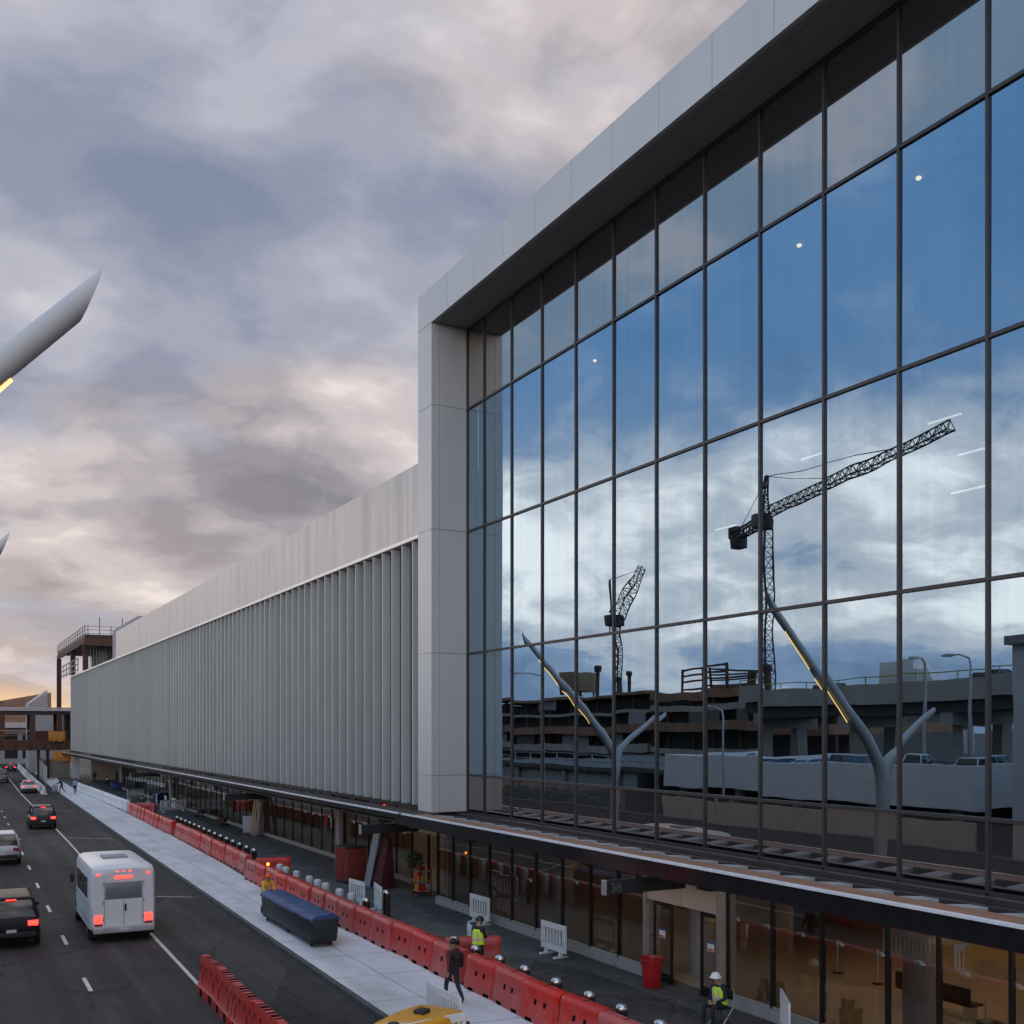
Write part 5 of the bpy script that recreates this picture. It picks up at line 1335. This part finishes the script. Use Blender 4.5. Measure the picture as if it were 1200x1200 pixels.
lv = thing('louvred_penthouse', 'pale slanted louvred rooftop structure behind the footbridge roof', 'penthouse', (15.3, 205, 0))
b = MB(); b.prism([(-1.6, 10.2), (1.35, 10.2), (1.35, 14.6), (-1.6, 12.2)], 'y', 0, 8); b.build('wall', M_roofw, lv, smooth=False)
b = MB()
for k in range(7): b.add([(-1.65, -.06, 10.5 + k * .25), (1.3, -.06, 10.6 + k * .52), (1.3, -.06, 10.75 + k * .52), (-1.65, -.06, 10.6 + k * .25), (-1.65, -.01, 10.5 + k * .25), (1.3, -.01, 10.6 + k * .52), (1.3, -.01, 10.75 + k * .52), (-1.65, -.01, 10.6 + k * .25)], [(0, 1, 2, 3), (7, 6, 5, 4), (0, 4, 5, 1), (1, 5, 6, 2), (2, 6, 7, 3), (3, 7, 4, 0)])
b.build('louvre', M_greyb, lv, smooth=False)
b = MB(); b.box(-1.6, 0, 0, 4, 8, 10.19); b.build('base', M_greyb, lv, smooth=False)
block('office_block', 'grey far block with a tilted top at the left picture edge', 'building', 0, 232, 9.9, 246, 16.6, M_greyb, 4, 5, M_carglass, M_brown)
# ------------------------------------------------------------------ forked light sculptures
def sculpture(y, label):
    t = thing('light_sculpture', label, 'light pole', (-5.6, y, 0), 0, 'white forked light poles along the road')
    V = [(0, 0, 0), (0, 0, 2.6), (0, 0, 4.6), (.2, 0, 5.9), (1.2, 0, 7.25), (3.5, 0, 9.75), (6.1, 0, 12.5), (8.3, 0, 14.8), (-.45, 0, 6.0), (-1.7, 0, 6.95), (-4.5, 0, 8.8)]
    rs = [.36, .34, .35, .36, .325, .275, .222, .192, .30, .24, .17]
    E_ = [(0, 1), (1, 2), (2, 3), (3, 4), (4, 5), (5, 6), (6, 7), (2, 8), (8, 9), (9, 10)]
    me = bpy.data.meshes.new('t'); me.from_pydata(V, E_, []); o = bpy.data.objects.new('t', me); COL.objects.link(o)
    o.modifiers.new('S', 'SKIN')
    for i, r_ in enumerate(rs): me.skin_vertices[0].data[i].radius = (r_, r_); me.skin_vertices[0].data[i].use_root = i == 0
    o.modifiers.new('B', 'SUBSURF').levels = 2
    m2 = bpy.data.meshes.new_from_object(o.evaluated_get(bpy.context.evaluated_depsgraph_get())); bpy.data.objects.remove(o)
    bm = bmesh.new(); bm.from_mesh(m2)
    for co_, no in (((7.60, 0, 14.11), (.94, .16, -.34)), ((-4.3, 0, 8.68), (-.95, 0, -.2))):
        r_ = bmesh.ops.bisect_plane(bm, geom=bm.verts[:] + bm.edges[:] + bm.faces[:], plane_co=co_, plane_no=no, clear_outer=True)
        ed = [e for e in r_['geom_cut'] if isinstance(e, bmesh.types.BMEdge)]
        bmesh.ops.holes_fill(bm, edges=ed)
    bm.to_mesh(m2); bm.free(); m2.materials.clear(); m2.materials.append(M_sculpt)
    m2.shade_smooth(); m2.set_sharp_from_angle(angle=R(40))
    q = bpy.data.objects.new('forked_trunk', m2); COL.objects.link(q); q.parent = t
    A, B = Vector((.2, 0, 5.9)), Vector((7.7, 0, 14.18)); dd = (B - A).normalized(); nrm = Vector((dd.z, 0, -dd.x))
    for f0, f1 in ((.28, .555), (.605, .825)):
        pts = []; 
        for i in range(9):
            f = f0 + (f1 - f0) * i / 8; p = A.lerp(B, f); r_ = .36 - .20 * f
            pts.append(p + nrm * (r_ * .78) + Vector((0, 0, -.02)))
        b = MB(); b.tube(pts, .026, 6); b.build('light_strip', M_led, t)
    b = MB(); b.lathe([(.62, 0), (.62, .06), (.42, .09)], n=20); b.build('base_flange', M_alu, t)
    return t
s0 = sculpture(16.9, 'white forked light pole whose slashed arm enters the upper sky at left')
dup(s0, (-5.6, 41.0, 0), 0, 'white forked light pole mirrored large in the glass at right')
dup(s0, (-5.6, 66.3, 0), 0, 'white forked light pole mirrored smaller in the glass at centre')
# ------------------------------------------------------------------ across the road (seen mirrored in the glass)
pg = thing('parking_garage', 'low parking deck with plain white parapet mirrored in the lower glass', 'parking garage', (-28, 59, 0))
def atp(o): return at(o, pg)
M_park = mat('parapet_white', (.74, .74, .74), .75, var=.06, scale=.8, dirt=.3, dirtcol=(.5, .5, .49))
b = MB(); b.box(-16.3, 43.2, 2.75, -16, 74.8, 5.4); b.box(-40, 74.5, 2.75, -16.3, 74.8, 5.4); b.box(-40, 43.2, 2.75, -16.3, 43.5, 5.4); atp(b.build('parapet', M_park, pg, bevel=.03, smooth=False))
b = MB(); b.box(-16.25, 43.2, -.02, -16.02, 74.8, 2.0); atp(b.build('lower_parapet', M_whitec, pg, bevel=.03, smooth=False))
b = MB(); b.box(-40, 43.5, 3.7, -16.31, 74.5, 4.1); b.box(-40, 74.8, 3.7, -16.3, 112, 4.1); atp(b.build('deck', M_dark, pg, smooth=False))
b = MB(); b.box(-40, 43.6, -.02, -39.5, 112, 3.69); atp(b.build('back_wall', M_dark, pg, smooth=False))
for y in (45, 52, 59, 66, 73, 82, 92, 102, 111):
    b = MB(); b.box(-17, y - .3, -.02, -16.45, y + .3, 3.69); atp(b.build('column', M_viad, pg, smooth=False))
b = MB()
for z in (4.6, 5.2): b.bar((-16.4, 75, z), (-16.4, 112, z), .1)
for y in range(75, 113, 3): b.bar((-16.4, y, 4.1), (-16.4, y, 5.2), .08)
atp(b.build('rail', M_alu, pg, smooth=False))
cols = [P_white, P_blue, P_silver, P_grey, P_white, P_black, P_silver]
labs = ['white car parked farthest along the deck, mirrored left of the crane mast', 'dark blue car parked on the deck just beyond the white car', 'silver car parked on the deck mirrored between crane and forked pole',
        'grey sport utility vehicle parked on the deck beside the forked pole', 'white pickup parked on the deck mirrored right of the forked pole', 'black car parked on the deck between pickup and street lamp', 'silver car parked on the deck next to the pale tower']
for k, (y, kd, c) in enumerate(((66.2, 'sedan', 0), (63.4, 'sedan', 1), (60.2, 'sedan', 2), (56.2, 'suv', 3), (50.6, 'pickup', 4), (47.6, 'sedan', 5), (44.9, 'suv', 6))):
    car(labs[k], (-19.6, y, 4.1), R(90), cols[c], kd, False, 'cars parked on the deck')
bt = block('pale_tower', 'plain lavender grey tower block mirrored at the right edge of the glass', 'building', -32, 14, -12, 37.8, 12.0, mat('tower_grey', (.62, .60, .63), .7, var=.05), 3, 3, M_carglass, M_greyb, faces=('w',))
b = MB(); b.box(10.005, 10.2, 8.9, 10.06, 11.2, 9.5); b.build('green_sign', lamp_mat('green_sign', (.02, .8, .25), 1.6), bt, smooth=False)
b = MB(); b.bar((9, 11.2, 12.46), (9, 11.2, 14.6), .12); b.box(8.8, 10.9, 13.0, 9.2, 11.4, 13.5); b.build('antenna', M_dsteel, bt, smooth=False)
vi = thing('viaduct', 'grey concrete elevated road with deep girder mirrored behind the parked cars', 'viaduct', (-51, 66, 0))
def atv(o): return at(o, vi)
b = MB(); b.box(-57, 20, 10.6, -45.3, 100, 11.2); b.box(-45.29, 20, 10.4, -45, 100, 12.4); b.box(-57, 20, 10.4, -56.7, 100, 12.4); atv(b.build('deck', M_viad, vi, smooth=False))
b = MB(); b.box(-55.5, 20, 9.2, -54, 100, 10.59); b.box(-52, 20, 9.2, -50.5, 100, 10.59); b.box(-48, 20, 9.2, -46, 100, 10.59); atv(b.build('girder', mat('girder', (.08, .08, .078), .9), vi, smooth=False))
for y in (28, 42, 56, 70, 84, 98):
    b = MB(); b.box(-55.5, y - .8, 8.0, -46, y + .8, 9.19); b.box(-54, y - .6, -.02, -52.6, y + .6, 7.99); b.box(-49, y - .6, -.02, -47.6, y + .6, 7.99); atv(b.build('pier', M_viad, vi, smooth=False))
b = MB(); b.bar((-45.1, 20, 13.1), (-45.1, 100, 13.1), .1)
for y in range(20, 101, 4): b.bar((-45.1, y, 12.4), (-45.1, y, 13.15), .08)
atv(b.build('hand_rail', mat('green_rail', (.28, .36, .04), .6), vi, smooth=False))
bxt = thing('box_truck', 'white box truck on the elevated road mirrored in the glass', 'truck', (-48.5, 77, 11.2), R(180))
b = MB(); b.box(-1.2, -3.4, .9, 1.2, 2.0, 3.5); b.build('box', P_white, bxt, bevel=.04)
b = MB(); b.loft([[(-1.1, 2.1, .5), (1.1, 2.1, .5), (1.1, 4.2, .5), (-1.1, 4.2, .5)], [(-1.1, 2.1, 1.5), (1.1, 2.1, 1.5), (1.1, 4.1, 1.5), (-1.1, 4.1, 1.5)], [(-1.0, 2.1, 2.5), (1.0, 2.1, 2.5), (1.0, 3.4, 2.5), (-1.0, 3.4, 2.5)]]); b.build('cab', P_white, bxt, bevel=.04)
for y in (-2.2, 3.1):
    for s in (-1, 1): b = MB(); b.lathe([(.2, -.14), (.46, -.14), (.46, .14), (.2, .14)], (s * 1.0, y, .46), 16, 'x'); b.build('wheel', M_tyre, bxt)
car('dark car on the elevated road just behind the white box truck', (-48, 87, 11.2), R(180), P_dark, 'suv', False, 'cars on the elevated road')
car('black car on the elevated road ahead of the white box truck', (-48, 66, 11.2), R(180), P_black, 'suv', False, 'cars on the elevated road')
car('silver car on the elevated road farthest towards the pale tower', (-48, 58, 11.2), R(180), P_silver, 'sedan', False, 'cars on the elevated road')
def site(label, x0, y0, x1, y1, zs, seed):
    t = thing('site_building', label, 'building', ((x0 + x1) / 2, (y0 + y1) / 2, 0)); q = random.Random(seed); ox, oy = (x0 + x1) / 2, (y0 + y1) / 2
    b = MB(); b.box(x0 - ox, y0 - oy, -.02, x1 - 4 - ox, y1 - oy, zs[-1] - .4); b.build('core_wall', M_dark, t, smooth=False)
    for i, z in enumerate(zs):
        e = q.uniform(-.6, .8)
        b = MB(); b.box(x0 - ox, y0 - oy + q.uniform(-1, 1), z, x1 - ox + e, y1 - oy, z + q.choice((.5, .9, 1.3))); b.build('slab', M_brown if i % 2 else M_viad, t, smooth=False)
    y = y0
    while y < y1:
        b = MB(); b.box(x1 - ox - 1.2, y - oy, -.02, x1 - ox - .7, y - oy + .5, zs[-1] - .01); b.build('column', M_rust, t, smooth=False); y += q.uniform(3.5, 8)
    y = y0 + 2
    while y < y1 - 6:
        w_ = q.uniform(2, 7); k = q.randrange(len(zs) - 1)
        b = MB(); b.box(x1 - ox - .65, y - oy, zs[k] + 1.31, x1 - ox - .5, y - oy + w_, zs[k + 1] - .01); b.build('infill_panel', q.choice((M_brown, M_greyb, M_tan, M_dark)), t, smooth=False); y += w_ + q.uniform(1, 7)
    return t
site('long brown building under construction mirrored behind the crane mast', -84, 100, -60, 138, (3.6, 7.2, 10.2, 11.9), 3)
site('far brown building under construction mirrored at the left of the glass', -86, 139, -61, 205, (3.6, 6.8, 10.0, 12.9), 5)
sfr = thing('scaffold_frame', 'dark open steel frame standing on the brown building roof', 'scaffold', (-64, 128, 12.6))
for (dx, dy) in ((0, -7), (0, -2), (0, 3), (0, 8), (-5, -7), (-5, 8)):
    b = MB(); b.bar((dx, dy, 0), (dx, dy, 4.4 if dy != -7 else 3.2), .35); b.build('post', M_rust, sfr, smooth=False)
b = MB()
for z in (1.2, 2.4, 3.3, 4.2): b.bar((0, -2 if z > 3.2 else -7, z), (0, 8, z), .28); b.bar((-5, -7, min(z, 3)), (-5, 8, z), .25)
b.build('beam', M_rust, sfr, smooth=False)
for k, (y, h) in enumerate(((119, 3.0), (114.3, 4.6), (148, 3.6), (151, 2.8), (159, 5.5))):
    t = thing('vent_stack', ['short vent stack', 'tall slim vent stack', 'medium vent stack', 'stubby vent stack', 'thick tall vent stack'][k] + ' rising from the brown building roof', 'vent stack', (-63, y, 12.4 if y < 139 else 13.4))
    b = MB(); b.lathe([(.45, 0), (.40, .3), (.38, h * .8)], n=12); b.build('pipe', M_rust, t)
    b = MB(); b.lathe([(.55, h * .8), (.6, h * .9), (.5, h)], n=12); b.build('cowl', M_dsteel, t)
tk = thing('rooftop_tank', 'ochre block shaped tank house on the far brown building', 'tank', (-64, 167, 13.8))
b = MB(); b.box(-2, -2.6, .8, 2, 2.6, 4.2); b.build('body', mat('ochre', (.20, .155, .085), .8, var=.2), tk, bevel=.1)
for sx in (-1.7, 1.7):
    for sy in (-2.2, 2.2): b = MB(); b.box(sx - .2, sy - .2, 0, sx + .2, sy + .2, .8); b.build('leg', M_rust, tk, smooth=False)
def lattice(b, p, q, w, nseg, ch=.14, br=.08, tri=False, taper=1.0):
    p, q = Vector(p), Vector(q); d = (q - p).normalized()
    up = Vector((0, 0, 1)) if abs(d.z) < .9 else Vector((0, 1, 0))
    a = d.cross(up).normalized(); c = a.cross(d).normalized()
    offs = [(-a - c) * .5, (a - c) * .5, (a + c) * .5, (-a + c) * .5] if not tri else [(-a) * .5, a * .5, c * 1.0]
    n = len(offs)
    def P_(i, k):
        f = i / nseg; return p.lerp(q, f) + offs[k] * w * (1 + (taper - 1) * f)
    for k in range(n): b.bar(P_(0, k), P_(nseg, k), ch)
    for i in range(nseg):
        for k in range(n):
            k2 = (k + 1) % n
            if i % 2: b.bar(P_(i, k), P_(i + 1, k2), br)
            else: b.bar(P_(i, k2), P_(i + 1, k), br)
            b.bar(P_(i + 1, k), P_(i + 1, k2), br)
M_crane = mat('crane_steel', (.035, .035, .04), .6, .2, var=.15)
c1 = thing('tower_crane', 'hammerhead tower crane with long lattice jib mirrored in the glass', 'crane', (-100, 156.5, 0))
b = MB(); lattice(b, (0, 0, 0), (0, 0, 46), 2.2, 24, .20, .10); b.build('mast', M_crane, c1, smooth=False)
jd = Vector((17.2, -55.5, 0)).normalized()
b = MB(); lattice(b, jd * 1.5 + Vector((0, 0, 48)), jd * 59 + Vector((0, 0, 48.0)), 1.8, 30, .19, .095, True, .75); b.build('jib', M_crane, c1, smooth=False)
b = MB(); lattice(b, -jd * 1.5 + Vector((0, 0, 47.6)), -jd * 17 + Vector((0, 0, 47.6)), 1.6, 8, .25, .13); b.box(-.1, -.1, 0, .1, .1, .1); b.build('counter_jib', M_crane, c1, smooth=False)
b = MB(); lattice(b, (0, 0, 48.6), (0, 0, 56), 1.4, 5, .22, .12, False, .25); b.build('apex', M_crane, c1, smooth=False)
b = MB(); b.lathe([(1.6, 46), (1.7, 46.8), (1.7, 47.6), (1.3, 48.6)], n=14); b.build('slew_ring', M_crane, c1)
b = MB(); b.cbox((1.2, 1.6, 47.4), (1.8, 2.0, 2.4)); b.build('operator_cab', mat('cab_grey', (.10, .12, .12), .4), c1, bevel=.1)
b = MB(); b.cbox(-jd * 15 + Vector((0, 0, 46.0)), (2.2, 2.6, 3.0)); b.cbox(-jd * 17.2 + Vector((0, 0, 48.2)), (1.6, 1.6, 2.4)); b.build('counterweight', M_crane, c1, bevel=.05)
b = MB()
for f, z in ((24, 49.8), (44, 49.6)): b.bar((0, 0, 55.8), jd * f + Vector((0, 0, z)), .12)
b.bar((0, 0, 55.8), -jd * 15 + Vector((0, 0, 48.5)), .12); b.build('pendant', M_crane, c1, smooth=False)
c2 = thing('tower_crane', 'smaller far crane with raised lattice jib mirrored in the glass', 'crane', (-160, 297, 0))
b = MB(); lattice(b, (0, 0, 0), (0, 0, 42), 2.5, 20, .28, .15); b.build('mast', M_crane, c2, smooth=False)
b = MB(); lattice(b, (0, -1, 45), (-1.5, -13, 60), 3.6, 9, .28, .16, False, .6); b.build('jib', M_crane, c2, smooth=False)
b = MB(); b.cbox((0, 0, 43.6), (4, 4, 3)); b.cbox((-3, 5, 44.4), (3.6, 5, 3.4)); b.build('machinery_deck', M_crane, c2, bevel=.1)
b = MB(); b.bar((0, 2, 45), (-1, 4, 58), .35); b.bar((-1, 4, 58), (-1.5, -13, 60), .16); b.build('strut', M_crane, c2, smooth=False)
def street_lamp(loc, h, label, arm=2.6, rz=0, double=False):
    t = thing('street_lamp', label, 'street lamp', loc, rz)
    b = MB(); b.tube([(0, 0, 0), (0, 0, h * .5), (0, 0, h - .9), (.25 * arm / 2.6, 0, h - .3), (arm * .6, 0, h), (arm, 0, h + .02)], [.13, .11, .085, .075, .06, .05], 10); b.build('pole', M_brack, t)
    b = MB(); b.loft([[(arm - .1, -.1, h - .05), (arm - .1, .1, h - .05), (arm - .1, .1, h + .08), (arm - .1, -.1, h + .08)], [(arm + .4, -.22, h - .1), (arm + .4, .22, h - .1), (arm + .4, .2, h + .12), (arm + .4, -.2, h + .12)], [(arm + .95, -.12, h - .06), (arm + .95, .12, h - .06), (arm + .95, .1, h + .05), (arm + .95, -.1, h + .05)]])
    b.build('lamp_head', M_brack, t, bevel=.03)
    b = MB(); b.lathe([(.2, 0), (.2, .05), (.14, .3)], n=12); b.build('base', M_brack, t)
    return t
L1 = street_lamp((-20, 46.6, 4.1), 8.4, 'grey cobra head street lamp with a small sign, mirrored at right', 1.4, R(90))
b = MB(); b.box(.14, -.45, 2.0, .2, .45, 3.5); b.build('sign_plate', M_post, L1, smooth=False)
b = MB(); b.box(.201, -.25, 2.2, .206, .0, 2.45); b.box(.201, .05, 2.75, .206, .35, 3.2); b.build('sign_mark', M_postr, L1, smooth=False)
street_lamp((-20, 50.2, 4.1), 8.3, 'slim twin lamp standing left of the cobra head lamp', .5, R(0))
street_lamp((-12.5, 89, 0), 13.0, 'tall grey street lamp mirrored beside the far crane', 2.5, R(0))
street_lamp((-13, 63.5, 0), 9.2, 'short grey street lamp mirrored before the crane mast', 1.6, R(90))
hd = thing('hedge', 'dark green hedge beyond the road mirrored in the lowest panes', 'hedge', (-13, 92, 0))
leaf_cloud('foliage', M_green, hd, (0, 0, 1.0), (1.2, 16, 1.0), 5000, .22, 4)
lw_ = thing('boundary_wall', 'low grey wall along the far pavement across the road', 'wall', (-10, 55, 0))
b = MB(); b.box(-.2, -60, -.02, .1, 90, 1.0); b.build('body', M_dark, lw_, smooth=False)
b = MB(); b.box(-.25, -60, 1.002, .15, 90, 1.1); b.build('coping', M_dark, lw_, smooth=False)
